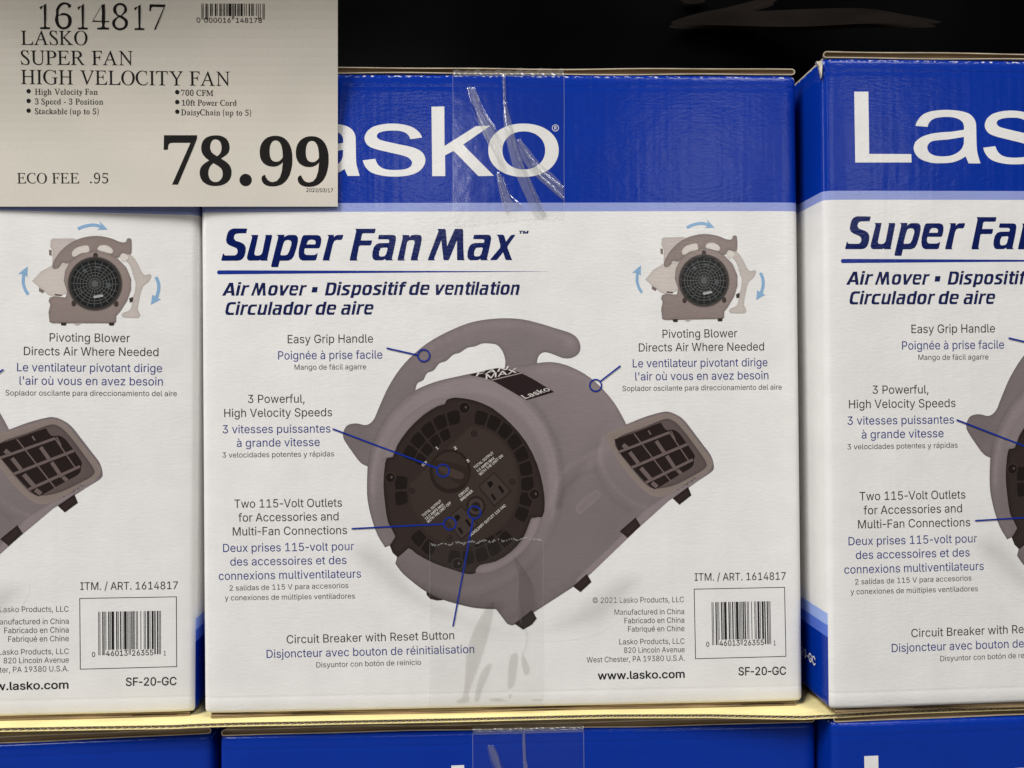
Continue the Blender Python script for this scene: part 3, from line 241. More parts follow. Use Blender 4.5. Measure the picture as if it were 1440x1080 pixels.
# ------------------------------------------------------------------ small helpers
def lin(c):
    c = np.asarray(c, float) / 255.0
    return np.where(c <= 0.04045, c / 12.92, ((c + 0.055) / 1.055) ** 2.4)


def ink(r, g, b):
    return tuple(lin((r, g, b)) / 0.95)


def tag(o, label, cat, group=None, kind=None):
    o["label"] = label
    o["category"] = cat
    if group:
        o["group"] = group
    if kind:
        o["kind"] = kind
    return o


def link(o, parent=None):
    COLL.objects.link(o)
    if parent is not None:
        o.parent = parent
    return o


def mesh_obj(name, verts, faces, mats, parent=None, colors=None, midx=None, smooth=False):
    me = bpy.data.meshes.new(name)
    me.from_pydata([tuple(map(float, v)) for v in verts], [], [tuple(map(int, f)) for f in faces])
    for m in (mats if isinstance(mats, (list, tuple)) else [mats]):
        me.materials.append(m)
    if colors is not None:
        at = me.color_attributes.new("ink", 'FLOAT_COLOR', 'POINT')
        buf = np.ones((len(verts), 4), np.float32)
        buf[:, :3] = np.asarray(colors, np.float32)
        at.data.foreach_set("color", buf.ravel())
    if midx is not None:
        me.polygons.foreach_set("material_index", np.asarray(midx, np.int32))
    if smooth:
        me.polygons.foreach_set("use_smooth", np.ones(len(me.polygons), bool))
    me.update()
    return link(bpy.data.objects.new(name, me), parent)


# ------------------------------------------------------------------ triangulation (non-zero winding)
def winding(loops, P):
    w = np.zeros(len(P))
    x, y = P[:, 0], P[:, 1]
    for l in loops:
        a = np.asarray(l, float)
        b = np.roll(a, -1, 0)
        for (x0, y0), (x1, y1) in zip(a, b):
            if y0 == y1:
                continue
            up = (y0 <= y) & (y < y1)
            dn = (y1 <= y) & (y < y0)
            m = up | dn
            if not m.any():
                continue
            t = (y[m] - y0) / (y1 - y0)
            left = x0 + t * (x1 - x0) > x[m]
            idx = np.nonzero(m)[0][left]
            w[idx] += np.where(up[m][left], 1, -1)
    return w


def tri(loops, extra=None, rule='nonzero'):
    V, E = [], []
    for l in loops:
        n0 = len(V)
        n = len(l)
        V += [tuple(map(float, p)) for p in l]
        E += [(n0 + i, n0 + (i + 1) % n) for i in range(n)]
    if extra is not None and len(extra):
        V += [tuple(map(float, p)) for p in extra]
    span = max(max(v[0] for v in V) - min(v[0] for v in V), max(v[1] for v in V) - min(v[1] for v in V), 1e-6)
    v2, e2, f2, *_ = delaunay_2d_cdt([Vector(v) for v in V], E, [], 0, span * 1e-6)
    P = np.array([(v.x, v.y) for v in v2])
    F = np.array([f for f in f2 if len(f) == 3], int).reshape(-1, 3)
    c = P[F].mean(1)
    w = winding(loops, c)
    keep = (w != 0) if rule == 'nonzero' else (np.abs(w) % 2 > 0.5)
    F = F[keep]
    a, b, cc = P[F[:, 0]], P[F[:, 1]], P[F[:, 2]]
    ar = (b[:, 0] - a[:, 0]) * (cc[:, 1] - a[:, 1]) - (b[:, 1] - a[:, 1]) * (cc[:, 0] - a[:, 0])
    F = F[np.abs(ar) > span * span * 1e-9]
    ar = ar[np.abs(ar) > span * span * 1e-9]
    F[ar < 0] = F[ar < 0][:, ::-1]
    return P, F


def sm(pts, n=5, closed=True):
    p = np.array(pts, float)
    N = len(p)
    out = []
    for i in range(N if closed else N - 1):
        if closed:
            a, b, c, d = p[i - 1], p[i], p[(i + 1) % N], p[(i + 2) % N]
        else:
            a, b, c, d = p[max(i - 1, 0)], p[i], p[i + 1], p[min(i + 2, N - 1)]
        for k in range(n):
            t = k / n
            out.append(0.5 * ((2 * b) + (-a + c) * t + (2 * a - 5 * b + 4 * c - d) * t * t + (-a + 3 * b - 3 * c + d) * t ** 3))
    if not closed:
        out.append(p[-1])
    return np.array(out)


def ell(cx, cy, rx, ry, n=48, pw=2.0, a0=0.0, a1=2 * math.pi, rot=0.0):
    t = np.linspace(a0, a1, n, endpoint=abs(a1 - a0) < 2 * math.pi - 1e-6)
    c, s = np.cos(t), np.sin(t)
    x = rx * np.sign(c) * np.abs(c) ** (2 / pw)
    y = ry * np.sign(s) * np.abs(s) ** (2 / pw)
    cr, sr = math.cos(rot), math.sin(rot)
    return np.stack([cx + x * cr - y * sr, cy + x * sr + y * cr], 1)


def ribbon(pts, w):
    p = np.array(pts, float)
    w = np.broadcast_to(np.asarray(w, float), (len(p),))
    t = np.gradient(p, axis=0)
    t /= np.linalg.norm(t, axis=1)[:, None] + 1e-9
    n = np.stack([-t[:, 1], t[:, 0]], 1)
    a, b = p + n * w[:, None] / 2, p - n * w[:, None] / 2
    return np.concatenate([a, b[::-1]])


def split_edges(l, m):
    l = np.asarray(l, float)
    out = []
    for p, q in zip(l, np.roll(l, -1, 0)):
        k = max(1, int(math.ceil(np.linalg.norm(q - p) / m)))
        out += [p + (q - p) * i / k for i in range(k)]
    return np.array(out)


def dist_poly(P, poly):
    a = np.asarray(poly, float)
    b = np.roll(a, -1, 0)
    d = np.full(len(P), 1e9)
    for p, q in zip(a, b):
        e = q - p
        l2 = e @ e
        if l2 < 1e-12:
            continue
        t = np.clip(((P - p) @ e) / l2, 0, 1)
        d = np.minimum(d, np.linalg.norm(P - p - t[:, None] * e, axis=1))
    return d


# ------------------------------------------------------------------ carton geometry constants
QX0, QZ0 = -0.0105, -0.4330        # middle of the front's lower edge, in units of the fitted face
CW, CH, CD = 0.802 * S, 0.8495 * S, 0.34


def unproj(px, py, R=RC, T=T0):
    d = ray(px, py)
    n = R[:, 2]
    s = (n @ T) / (n @ d)
    q = R.T @ (d * s - T)
    return ((q[0] - QX0) * S, (q[1] - QZ0) * S)


def face_map(P, R=RC, T=T0):
    return np.array([unproj(x, y, R, T) for x, y in P])


def face_map_r(P):
    return face_map(P, RR, TR)


def bulge(x, z):
    """how far the board of the front stands out (metres)"""
    u = np.clip(np.asarray(x) / CW + 0.5, 0, 1)
    v = np.clip(np.asarray(z) / CH, 0, 1)
    edge = np.sin(np.pi * u) * np.sin(np.pi * v)
    # the board rolls back towards the two upright folds
    e = np.exp(-(CW / 2 - np.minimum(np.abs(np.asarray(x)), CW / 2)) / 0.0065)
    X, Z = np.asarray(x), np.asarray(z)
    dent = np.exp(-((X - 0.182) / 0.009) ** 2 - ((Z - 0.226 - 0.25 * (X - 0.182)) / 0.008) ** 2)
    return -0.0011 * e - 0.0003 * dent + edge * (0.0012 + 0.00035 * np.sin(7 * u + 2 * v) + 0.0003 * np.sin(5 * v - 9 * u + 1))


LAYER = 3.5e-5


class Print:
    """inks laid on a carton front: coordinates come in as positions on the sheet"""

    def __init__(self, mapper=face_map, base=0.00006):
        self.V, self.F, self.C, self.map, self.base = [], [], [], mapper, base
        self.n = 0

    def add(self, P, F, col, layer, mapper=None):
        q = (mapper or self.map)(P)
        v = np.zeros((len(P), 3))
        v[:, 0], v[:, 2] = q[:, 0], q[:, 1]
        v[:, 1] = -self.base - LAYER * layer - bulge(q[:, 0], q[:, 1])
        self.V.append(v)
        self.F.append(np.asarray(F)[:, ::-1] + self.n)    # picture y runs down
        self.C.append(np.broadcast_to(np.asarray(col, float), (len(P), 3)))
        self.n += len(P)

    def poly(self, loops, col, layer=0, mapper=None, rule='nonzero'):
        if not isinstance(loops, list) or np.ndim(loops[0]) == 1:
            loops = [loops]
        big = np.concatenate([np.asarray(l, float) for l in loops])
        lo, hi = big.min(0), big.max(0)
        g = None
        if (hi - lo).max() > 22:
            loops = [split_edges(l, 11.0) for l in loops]
            gx, gy = np.meshgrid(np.arange(lo[0] + 5, hi[0], 11.0), np.arange(lo[1] + 5, hi[1], 11.0))
            g = np.stack([gx.ravel(), gy.ravel()], 1)
            w = winding(loops, g)
            g = g[(w != 0) if rule == 'nonzero' else (np.abs(w) % 2 > 0.5)]
            for l in loops:
                if len(g):
                    g = g[dist_poly(g, l) > 2.5]
        P, F = tri(loops, g, rule)
        if len(F):
            self.add(P, F, col, layer, mapper)

    def grad(self, poly, fn, layer=0, step=4.0, mapper=None):
        poly = np.asarray(poly, float)
        lo, hi = poly.min(0), poly.max(0)
        gx, gy = np.meshgrid(np.arange(lo[0] + step / 2, hi[0], step), np.arange(lo[1] + step / 2, hi[1], step))
        g = np.stack([gx.ravel(), gy.ravel()], 1)
        g[:, 0] += (np.arange(len(g)) // gx.shape[1] % 2) * step * 0.5
        g = g[winding([poly], g) != 0]
        if len(g):
            g = g[dist_poly(g, poly) > step * 0.4]
        P, F = tri([poly], g)
        d = dist_poly(P, poly)
        self.add(P, F, fn(P[:, 0], P[:, 1], d), layer, mapper)

    def line(self, pts, w, col, layer=0):
        self.poly([ribbon(pts, w)], col, layer)

    def ring(self, cx, cy, r, w, col, layer=0):
        self.poly([ell(cx, cy, r + w / 2, r + w / 2, 32), ell(cx, cy, r - w / 2, r - w / 2, 32)[::-1]], col, layer)

    def text(self, font, s, p0, p1, cap, col, layer=0, bold=0.0, mapper=None, slant=0.0):
        P, F = layout(font, s, bold)
        H = CAPH[font]
        p0, p1 = np.array(p0, float), np.array(p1, float)
        d = p1 - p0
        L = np.linalg.norm(d)
        d /= L
        up = np.array([d[1], -d[0]])
        x0, x1 = P[:, 0].min(), P[:, 0].max()
        X = (P[:, 0] + slant * P[:, 1] - x0) * (L / (x1 - x0))
        Y = P[:, 1] * (cap / H)
        Q = p0 + X[:, None] * d + Y[:, None] * up
        self.add(Q, F[:, ::-1], col, layer, mapper)

    def build(self, name, mat, parent):
        if not self.V:
            return None
        return mesh_obj(name, np.concatenate(self.V), np.concatenate(self.F), mat, parent, np.concatenate(self.C))


_gc = {}


def glyph(font, c, bold=0.0):
    k = (font, c, bold)
    if k not in _gc:
        f = GLYPHS[font]
        parts = f[c].split('|')
        adv = int(parts[0]) / 1000
        loops = [np.array([[int(t) for t in q.split(',')] for q in l.split()], float) / 1000 for l in parts[1:]]
        if bold:
            all_ = []
            for a in range(8):
                o = np.array([math.cos(a * math.pi / 4), math.sin(a * math.pi / 4)]) * bold
                all_ += [l + o for l in loops]
            # shifted copies only thicken: holes shrink because every copy must agree
            P, F = tri(all_, None)
            w = np.zeros(len(F))
            cen = P[F].mean(1)
            for a in range(8):
                w += winding(all_[a * len(loops):(a + 1) * len(loops)], cen) != 0
            F = F[w > 0]
        else:
            P, F = tri(loops)
        _gc[k] = (adv, P, F)
    return _gc[k]


ADV = {('sans', '-'): 0.30, ('sans', ' '): 0.185, ('roman', ' '): 0.19, ('bold', ' '): 0.19}
CAPH = {}


def layout(font, s, bold=0.0):
    Vs, Fs, n, pen = [], [], 0, 0.0
    for c in s:
        if c == ' ':
            pen += ADV[(font, ' ')]
            continue
        adv, P, F = glyph(font, c, bold)
        off = 0.0
        a2 = ADV.get((font, c))
        if a2 is not None:
            off = (a2 - adv) / 2
            adv = a2
        Q = P.copy()
        Q[:, 0] += pen + off
        Vs.append(Q)
        Fs.append(F + n)
        n += len(P)
        pen += adv
    return np.concatenate(Vs), np.concatenate(Fs)


def rect_loop(x0, y0, x1, y1):
    return '%d,%d %d,%d %d,%d %d,%d' % (x0, y0, x1, y0, x1, y1, x0, y1)


def arc_paren(sign):
    o = [(sign * (-90 + 90 * abs(math.cos(t))), 210 + 330 * math.sin(t)) for t in np.linspace(-1.57, 1.57, 12)]
    o = [(-sign * 10 + sign * -110 * math.cos(t), 190 + 330 * math.sin(t)) for t in np.linspace(-1.5, 1.5, 12)]
    i = [(-sign * 10 + sign * -70 * math.cos(t), 190 + 330 * math.sin(t)) for t in np.linspace(1.5, -1.5, 12)]
    xs = [p[0] for p in o + i]
    return '200|' + ' '.join('%d,%d' % (p[0] - min(xs) + 40, p[1]) for p in o + i)


GLYPHS['roman']['('] = arc_paren(1)
GLYPHS['roman'][')'] = arc_paren(-1)
GLYPHS['roman']['-'] = '220|' + rect_loop(30, 150, 190, 185)
GLYPHS['roman']['.'] = '190|' + ' '.join('%d,%d' % tuple(p) for p in ell(95, 45, 42, 42, 16))
GLYPHS['bold']['.'] = '250|' + ' '.join('%d,%d' % tuple(p) for p in ell(125, 65, 62, 62, 24))
for _f, _c in (('sans', 'H'), ('roman', 'H'), ('bold', '7')):
    CAPH[_f] = glyph(_f, _c)[1][:, 1].max()

# ------------------------------------------------------------------ inks (photograph colours of each ink)
WHITE = ink(222, 220, 217)
BLUE = (0.001, 0.028, 0.300)
PALE = ink(140, 151, 202)
INK_BLACK = ink(58, 55, 54)
INK_DARK = ink(34, 32, 34)
INK_NAVY = ink(56, 64, 124)
INK_TITLE = ink(9, 25, 84)
INK_CALL = ink(18, 44, 138)

# ------------------------------------------------------------------ materials


def nodes_of(name):
    m = bpy.data.materials.new(name)
    m.use_nodes = True
    nt = m.node_tree
    return m, nt, nt.nodes, nt.links, nt.nodes["Principled BSDF"]


def board_bump(nt, nd, lk, bsdf, strength=0.20):
    """coated corrugated board: fine fibre streaks, washboard flutes and shallow dents"""
    tc = nd.new("ShaderNodeTexCoord")
    mp = nd.new("ShaderNodeMapping")
    mp.inputs["Scale"].default_value = (220, 220, 620)
    lk.new(tc.outputs["Object"], mp.inputs[0])
    n1 = nd.new("ShaderNodeTexNoise")
    n1.inputs["Scale"].default_value = 1.0
    n1.inputs["Detail"].default_value = 3.0
    lk.new(mp.outputs[0], n1.inputs["Vector"])
    mp2 = nd.new("ShaderNodeMapping")
    mp2.inputs["Scale"].default_value = (170, 10, 9)
    lk.new(tc.outputs["Object"], mp2.inputs[0])
    n2 = nd.new("ShaderNodeTexNoise")
    n2.inputs["Scale"].default_value = 1.0
    n2.inputs["Detail"].default_value = 1.5
    lk.new(mp2.outputs[0], n2.inputs["Vector"])
    n3 = nd.new("ShaderNodeTexNoise")
    n3.inputs["Scale"].default_value = 34
    n3.inputs["Detail"].default_value = 2.0
    lk.new(tc.outputs["Object"], n3.inputs["Vector"])
    a = nd.new("ShaderNodeMath")
    a.operation = 'MULTIPLY_ADD'
    a.inputs[1].default_value = 1.3
    lk.new(n2.outputs["Fac"], a.inputs[0])
    lk.new(n1.outputs["Fac"], a.inputs[2])
    b = nd.new("ShaderNodeMath")
    b.operation = 'MULTIPLY_ADD'
    b.inputs[1].default_value = 3.0
    lk.new(n3.outputs["Fac"], b.inputs[0])
    lk.new(a.outputs[0], b.inputs[2])
    bp = nd.new("ShaderNodeBump")
    bp.inputs["Strength"].default_value = strength
    bp.inputs["Distance"].default_value = 0.0006
    lk.new(b.outputs[0], bp.inputs["Height"])
    lk.new(bp.outputs[0], bsdf.inputs["Normal"])
    return tc, n1, n3


def mottled(nt, nd, lk, bsdf, col_out, tc, amount=0.05):
    n = nd.new("ShaderNodeTexNoise")
    n.inputs["Scale"].default_value = 26
    n.inputs["Detail"].default_value = 5
    n.inputs["Roughness"].default_value = 0.65
    lk.new(tc.outputs["Object"], n.inputs["Vector"])
    mr = nd.new("ShaderNodeMapRange")
    mr.inputs[1].default_value = 0.3
    mr.inputs[2].default_value = 0.7
    mr.inputs[3].default_value = 1 - amount
    mr.inputs[4].default_value = 1 + amount * 0.4
    lk.new(n.outputs["Fac"], mr.inputs[0])
    # a few specks of grime
    vo = nd.new("ShaderNodeTexVoronoi")
    vo.inputs["Scale"].default_value = 17
    lk.new(tc.outputs["Object"], vo.inputs["Vector"])
    sk = nd.new("ShaderNodeMapRange")
    sk.inputs[1].default_value = 0.008
    sk.inputs[2].default_value = 0.014
    sk.inputs[3].default_value = 0.62
    sk.inputs[4].default_value = 1.0
    lk.new(vo.outputs["Distance"], sk.inputs[0])
    mm = nd.new("ShaderNodeMath")
    mm.operation = 'MULTIPLY'
    lk.new(sk.outputs[0], mm.inputs[0])
    lk.new(mr.outputs[0], mm.inputs[1])
    mx = nd.new("ShaderNodeMix")
    mx.data_type = 'RGBA'
    mx.blend_type = 'MULTIPLY'
    mx.inputs[0].default_value = 1.0
    lk.new(col_out, mx.inputs[6])
    lk.new(mm.outputs[0], mx.inputs[7])
    lk.new(mx.outputs[2], bsdf.inputs["Base Color"])


def make_print():
    m, nt, nd, lk, b = nodes_of("printed_ink")
    at = nd.new("ShaderNodeAttribute")
    at.attribute_name = "ink"
    tc, n1, n3 = board_bump(nt, nd, lk, b)
    mottled(nt, nd, lk, b, at.outputs["Color"], tc, 0.06)
    b.inputs["Roughness"].default_value = 0.20
    b.inputs["Specular IOR Level"].default_value = 0.22
    return m


def make_board(name, stops, wear=True):
    m, nt, nd, lk, b = nodes_of(name)
    tc, n1, n3 = board_bump(nt, nd, lk, b)
    sp = nd.new("ShaderNodeSeparateXYZ")
    lk.new(tc.outputs["Object"], sp.inputs[0])
    dv = nd.new("ShaderNodeMath")
    dv.operation = 'DIVIDE'
    dv.inputs[1].default_value = 0.5
    lk.new(sp.outputs["Z"], dv.inputs[0])
    rp = nd.new("ShaderNodeValToRGB")
    rp.color_ramp.interpolation = 'CONSTANT'
    el = rp.color_ramp.elements
    el[0].position, el[0].color = 0.0, (*stops[0][1], 1)
    el[1].position, el[1].color = stops[1][0] / 0.5, (*stops[1][1], 1)
    for z, c in stops[2:]:
        e = el.new(z / 0.5)
        e.color = (*c, 1)
    lk.new(dv.outputs[0], rp.inputs[0])
    out = rp.outputs[0]
    if wear:
        # the printed skin is cracked white along the upper fold
        mp = nd.new("ShaderNodeMapping")
        mp.inputs["Scale"].default_value = (330, 330, 700)
        lk.new(tc.outputs["Object"], mp.inputs[0])
        nz = nd.new("ShaderNodeTexNoise")
        nz.inputs["Scale"].default_value = 1.0
        nz.inputs["Detail"].default_value = 3
        lk.new(mp.outputs[0], nz.inputs["Vector"])
        zz = nd.new("ShaderNodeMapRange")
        zz.inputs[1].default_value = CH - 0.0027
        zz.inputs[2].default_value = CH - 0.0018
        lk.new(sp.outputs["Z"], zz.inputs[0])
        th = nd.new("ShaderNodeMapRange")
        th.inputs[1].default_value = 0.53
        th.inputs[2].default_value = 0.64
        lk.new(nz.outputs["Fac"], th.inputs[0])
        zt = nd.new("ShaderNodeMapRange")
        zt.inputs[1].default_value = CH - 0.0016
        zt.inputs[2].default_value = CH - 0.0010
        zt.inputs[3].default_value = 1.0
        zt.inputs[4].default_value = 0.0
        lk.new(sp.outputs["Z"], zt.inputs[0])
        mz = nd.new("ShaderNodeMath")
        mz.operation = 'MULTIPLY'
        lk.new(zz.outputs[0], mz.inputs[0])
        lk.new(zt.outputs[0], mz.inputs[1])
        ml = nd.new("ShaderNodeMath")
        ml.operation = 'MULTIPLY'
        lk.new(mz.outputs[0], ml.inputs[0])
        lk.new(th.outputs[0], ml.inputs[1])
        mx = nd.new("ShaderNodeMix")
        mx.data_type = 'RGBA'
        lk.new(ml.outputs[0], mx.inputs[0])
        lk.new(out, mx.inputs[6])
        mx.inputs[7].default_value = (0.8, 0.8, 0.8, 1)
        out = mx.outputs[2]
    mottled(nt, nd, lk, b, out, tc, 0.065)
    b.inputs["Roughness"].default_value = 0.20
    b.inputs["Specular IOR Level"].default_value = 0.22
    return m


def make_plain(name, col, rough=0.7, spec=0.3, noise=0.0, scale=(60, 60, 60), bump=0.0):
    m, nt, nd, lk, b = nodes_of(name)
    b.inputs["Base Color"].default_value = (*col, 1)
    b.inputs["Roughness"].default_value = rough
    b.inputs["Specular IOR Level"].default_value = spec
    if noise or bump:
        tc = nd.new("ShaderNodeTexCoord")
        mp = nd.new("ShaderNodeMapping")
        mp.inputs["Scale"].default_value = scale
        lk.new(tc.outputs["Object"], mp.inputs[0])
        n = nd.new("ShaderNodeTexNoise")
        n.inputs["Scale"].default_value = 1
        n.inputs["Detail"].default_value = 5
        lk.new(mp.outputs[0], n.inputs["Vector"])
        if noise:
            mr = nd.new("ShaderNodeMapRange")
            mr.inputs[1].default_value = 0.3
            mr.inputs[2].default_value = 0.7
            mr.inputs[3].default_value = 1 - noise
            mr.inputs[4].default_value = 1 + noise * 0.5
            lk.new(n.outputs["Fac"], mr.inputs[0])
            mx = nd.new("ShaderNodeMix")
            mx.data_type = 'RGBA'
            mx.blend_type = 'MULTIPLY'
            mx.inputs[0].default_value = 1
            mx.inputs[6].default_value = (*col, 1)
            lk.new(mr.outputs[0], mx.inputs[7])
            lk.new(mx.outputs[2], b.inputs["Base Color"])
        if bump:
            bp = nd.new("ShaderNodeBump")
            bp.inputs["Strength"].default_value = bump
            bp.inputs["Distance"].default_value = 0.001
            lk.new(n.outputs["Fac"], bp.inputs["Height"])
            lk.new(bp.outputs[0], b.inputs["Normal"])
    return m


def make_tape(name, tint, gloss, rough=0.12):
    m = bpy.data.materials.new(name)
    m.use_nodes = True
    nt = m.node_tree
    nd, lk = nt.nodes, nt.links
    nd.remove(nd["Principled BSDF"])
    out = nd["Material Output"]
    tr = nd.new("ShaderNodeBsdfTransparent")
    tr.inputs[0].default_value = (*tint, 1)
    gl = nd.new("ShaderNodeBsdfGlossy")
    gl.inputs["Roughness"].default_value = rough
    gl.inputs[0].default_value = (1, 1, 1, 1)
    tc = nd.new("ShaderNodeTexCoord")
    n = nd.new("ShaderNodeTexNoise")
    n.inputs["Scale"].default_value = 120
    n.inputs["Detail"].default_value = 3
    lk.new(tc.outputs["Object"], n.inputs["Vector"])
    bp = nd.new("ShaderNodeBump")
    bp.inputs["Strength"].default_value = 0.12
    bp.inputs["Distance"].default_value = 0.001
    lk.new(n.outputs["Fac"], bp.inputs["Height"])
    lk.new(bp.outputs[0], gl.inputs["Normal"])
    lw = nd.new("ShaderNodeLayerWeight")
    lk.new(bp.outputs[0], lw.inputs["Normal"])
    pw = nd.new("ShaderNodeMath")
    pw.operation = 'POWER'
    pw.inputs[1].default_value = 4.0
    lk.new(lw.outputs["Facing"], pw.inputs[0])
    mu = nd.new("ShaderNodeMath")
    mu.operation = 'MULTIPLY_ADD'
    mu.use_clamp = True
    mu.inputs[1].default_value = 0.5
    mu.inputs[2].default_value = 0.035 * gloss
    lk.new(pw.outputs[0], mu.inputs[0])
    mx = nd.new("ShaderNodeMixShader")
    lk.new(mu.outputs[0], mx.inputs[0])
    lk.new(tr.outputs[0], mx.inputs[1])
    lk.new(gl.outputs[0], mx.inputs[2])
    lk.new(mx.outputs[0], out.inputs[0])
    return m


ZP = unproj(790, 300.6)[1]         # white / pale band
ZB = unproj(790, 286.4)[1]         # pale band / blue
ZS1 = unproj(1158.8, 898.7, RR, TR)[1]
ZS2 = unproj(1158.8, 881.0, RR, TR)[1]
ZS3 = unproj(1158.8, 866.0, RR, TR)[1]
M_FRONT = make_board("printed_board_front", [(0, WHITE), (ZP, PALE), (ZB, BLUE)])
M_SIDE = make_board("printed_board_side", [(0, BLUE), (ZS1, ink(84, 112, 200)), (ZS2, ink(150, 170, 222)), (ZS3, WHITE), (ZP, PALE), (ZB, BLUE)])
M_PRINT = make_print()
M_KRAFT = make_plain("kraft_board", (0.30, 0.215, 0.125), 0.8, 0.2, 0.35, (14, 200, 260), 0.2)
M_LINER = make_plain("kraft_liner_edge", (0.52, 0.44, 0.33), 0.75, 0.2, 0.3, (60, 60, 60), 0.2)
M_LINER_SHADE = make_plain("shaded_liner", (0.30, 0.215, 0.12), 0.8, 0.15, 0.35, (40, 200, 300), 0.2)  # bottom-flap liner, darkened in its colour for the shade under the carton
M_CORE_SHADE = make_plain("shaded_flute_core", (0.15, 0.105, 0.058), 0.85, 0.1, 0.4, (30, 200, 300), 0.2)  # kraft core again, with the shade painted into its colour
M_PAD = make_plain("kraft_sheet", (0.90, 0.77, 0.37), 0.75, 0.25, 0.12, (30, 90, 30), 0.15)
M_TORN = make_plain("torn_board_core", (0.72, 0.66, 0.54), 0.85, 0.2, 0.35, (300, 300, 300), 0.5)
M_TAPE = make_tape("clear_tape", (0.99, 0.99, 0.988), 0.65)
M_RIDGE = make_tape("clear_tape_crease", (0.975, 0.975, 0.975), 3.6, 0.14)
M_BUBBLE = make_tape("loose_tape_bubble", (0.905, 0.90, 0.89), 0.6, 0.25)
M_DARK = make_plain("near_black_backdrop", (0.0008, 0.0008, 0.001), 0.6, 0.015, 0.3, (8, 8, 5), 0.3)  # darkness of the unlit space, put in as a near-black colour
M_FLOOR = make_plain("concrete", (0.20, 0.19, 0.18), 0.8, 0.3, 0.2, (6, 6, 6), 0.1)

# ------------------------------------------------------------------ the carton
NAMES = {}


def make_body(parent):
    r = 0.0042
    half = CW / 2
    # plan outline, counter-clockwise seen from above, starting on the front's left end
    n_front = 100
    xs = np.linspace(-half + r, half - r, n_front + 1)
    plan, kind = [], []
    for x in xs:
        plan.append((x, 0.0, 0.0, -1.0))
        kind.append(0)

    def corner(cx, cy, a0, a1, n=6):
        for a in np.linspace(a0, a1, n + 1)[1:-1]:
            plan.append((cx + r * math.cos(a), cy + r * math.sin(a), math.cos(a), math.sin(a)))

    corner(half - r, r, -math.pi / 2, 0)
    for y in np.linspace(r, CD - r, 12):
        plan.append((half, y, 1.0, 0.0))
    corner(half - r, CD - r, 0, math.pi / 2)
    for x in np.linspace(half - r, -half + r, 6):
        plan.append((x, CD, 0.0, 1.0))
    corner(-half + r, CD - r, math.pi / 2, math.pi)
    for y in np.linspace(CD - r, r, 12):
        plan.append((-half, y, -1.0, 0.0))
    corner(-half + r, r, math.pi, 1.5 * math.pi)
    plan = np.array(plan)
    N = len(plan)
    rows = [(0.0, 0.0030), (0.0004, 0.0016), (0.0013, 0.0006), (0.0030, 0.0)]
    body_z = sorted(set(np.linspace(0.0030, CH - 0.0034, 90)[1:].tolist() + [0.0100, 0.0108, 0.0116, CH - 0.0092, CH - 0.0085, CH - 0.0078]))
    rows += [(z, 0.00013 if abs(z - 0.0108) < 1e-6 or abs(z - CH + 0.0085) < 1e-6 else 0.0) for z in body_z]
    rows += [(CH - 0.0020, 0.00035), (CH - 0.0009, 0.0011), (CH - 0.0002, 0.0022), (CH, 0.0036)]
    V = []
    for z, ins in rows:
        x = plan[:, 0] - plan[:, 2] * ins
        y = plan[:, 1] - plan[:, 3] * ins
        y = y - np.clip(-plan[:, 3], 0, 1) * bulge(x, z)
        # the sides belly out a little as well
        sx = np.where(np.abs(plan[:, 2]) > 0.99, np.sign(plan[:, 2]) * 0.0012 * math.sin(math.pi * z / CH) * np.sin(np.pi * np.clip(y / CD, 0, 1)), 0)
        V.append(np.stack([x + sx, y, np.full(N, z)], 1))
    V = np.concatenate(V)
    F, mi = [], []
    for i in range(len(rows) - 1):
        for j in range(N):
            k = (j + 1) % N
            F.append((i * N + j, i * N + k, (i + 1) * N + k, (i + 1) * N + j))
            ny = (plan[j, 3] + plan[k, 3]) / 2
            mi.append(0 if ny < -0.55 else 1)
    top = (len(rows) - 1) * N
    F.append(tuple(range(top, top + N)))
    mi.append(2)
    F.append(tuple(range(N - 1, -1, -1)))
    mi.append(2)
    o = mesh_obj("carton_body", V, F, [M_FRONT, M_SIDE, M_KRAFT], parent, None, mi, True)
    me = o.data
    for p in me.polygons[-2:]:
        p.use_smooth = False
    return o


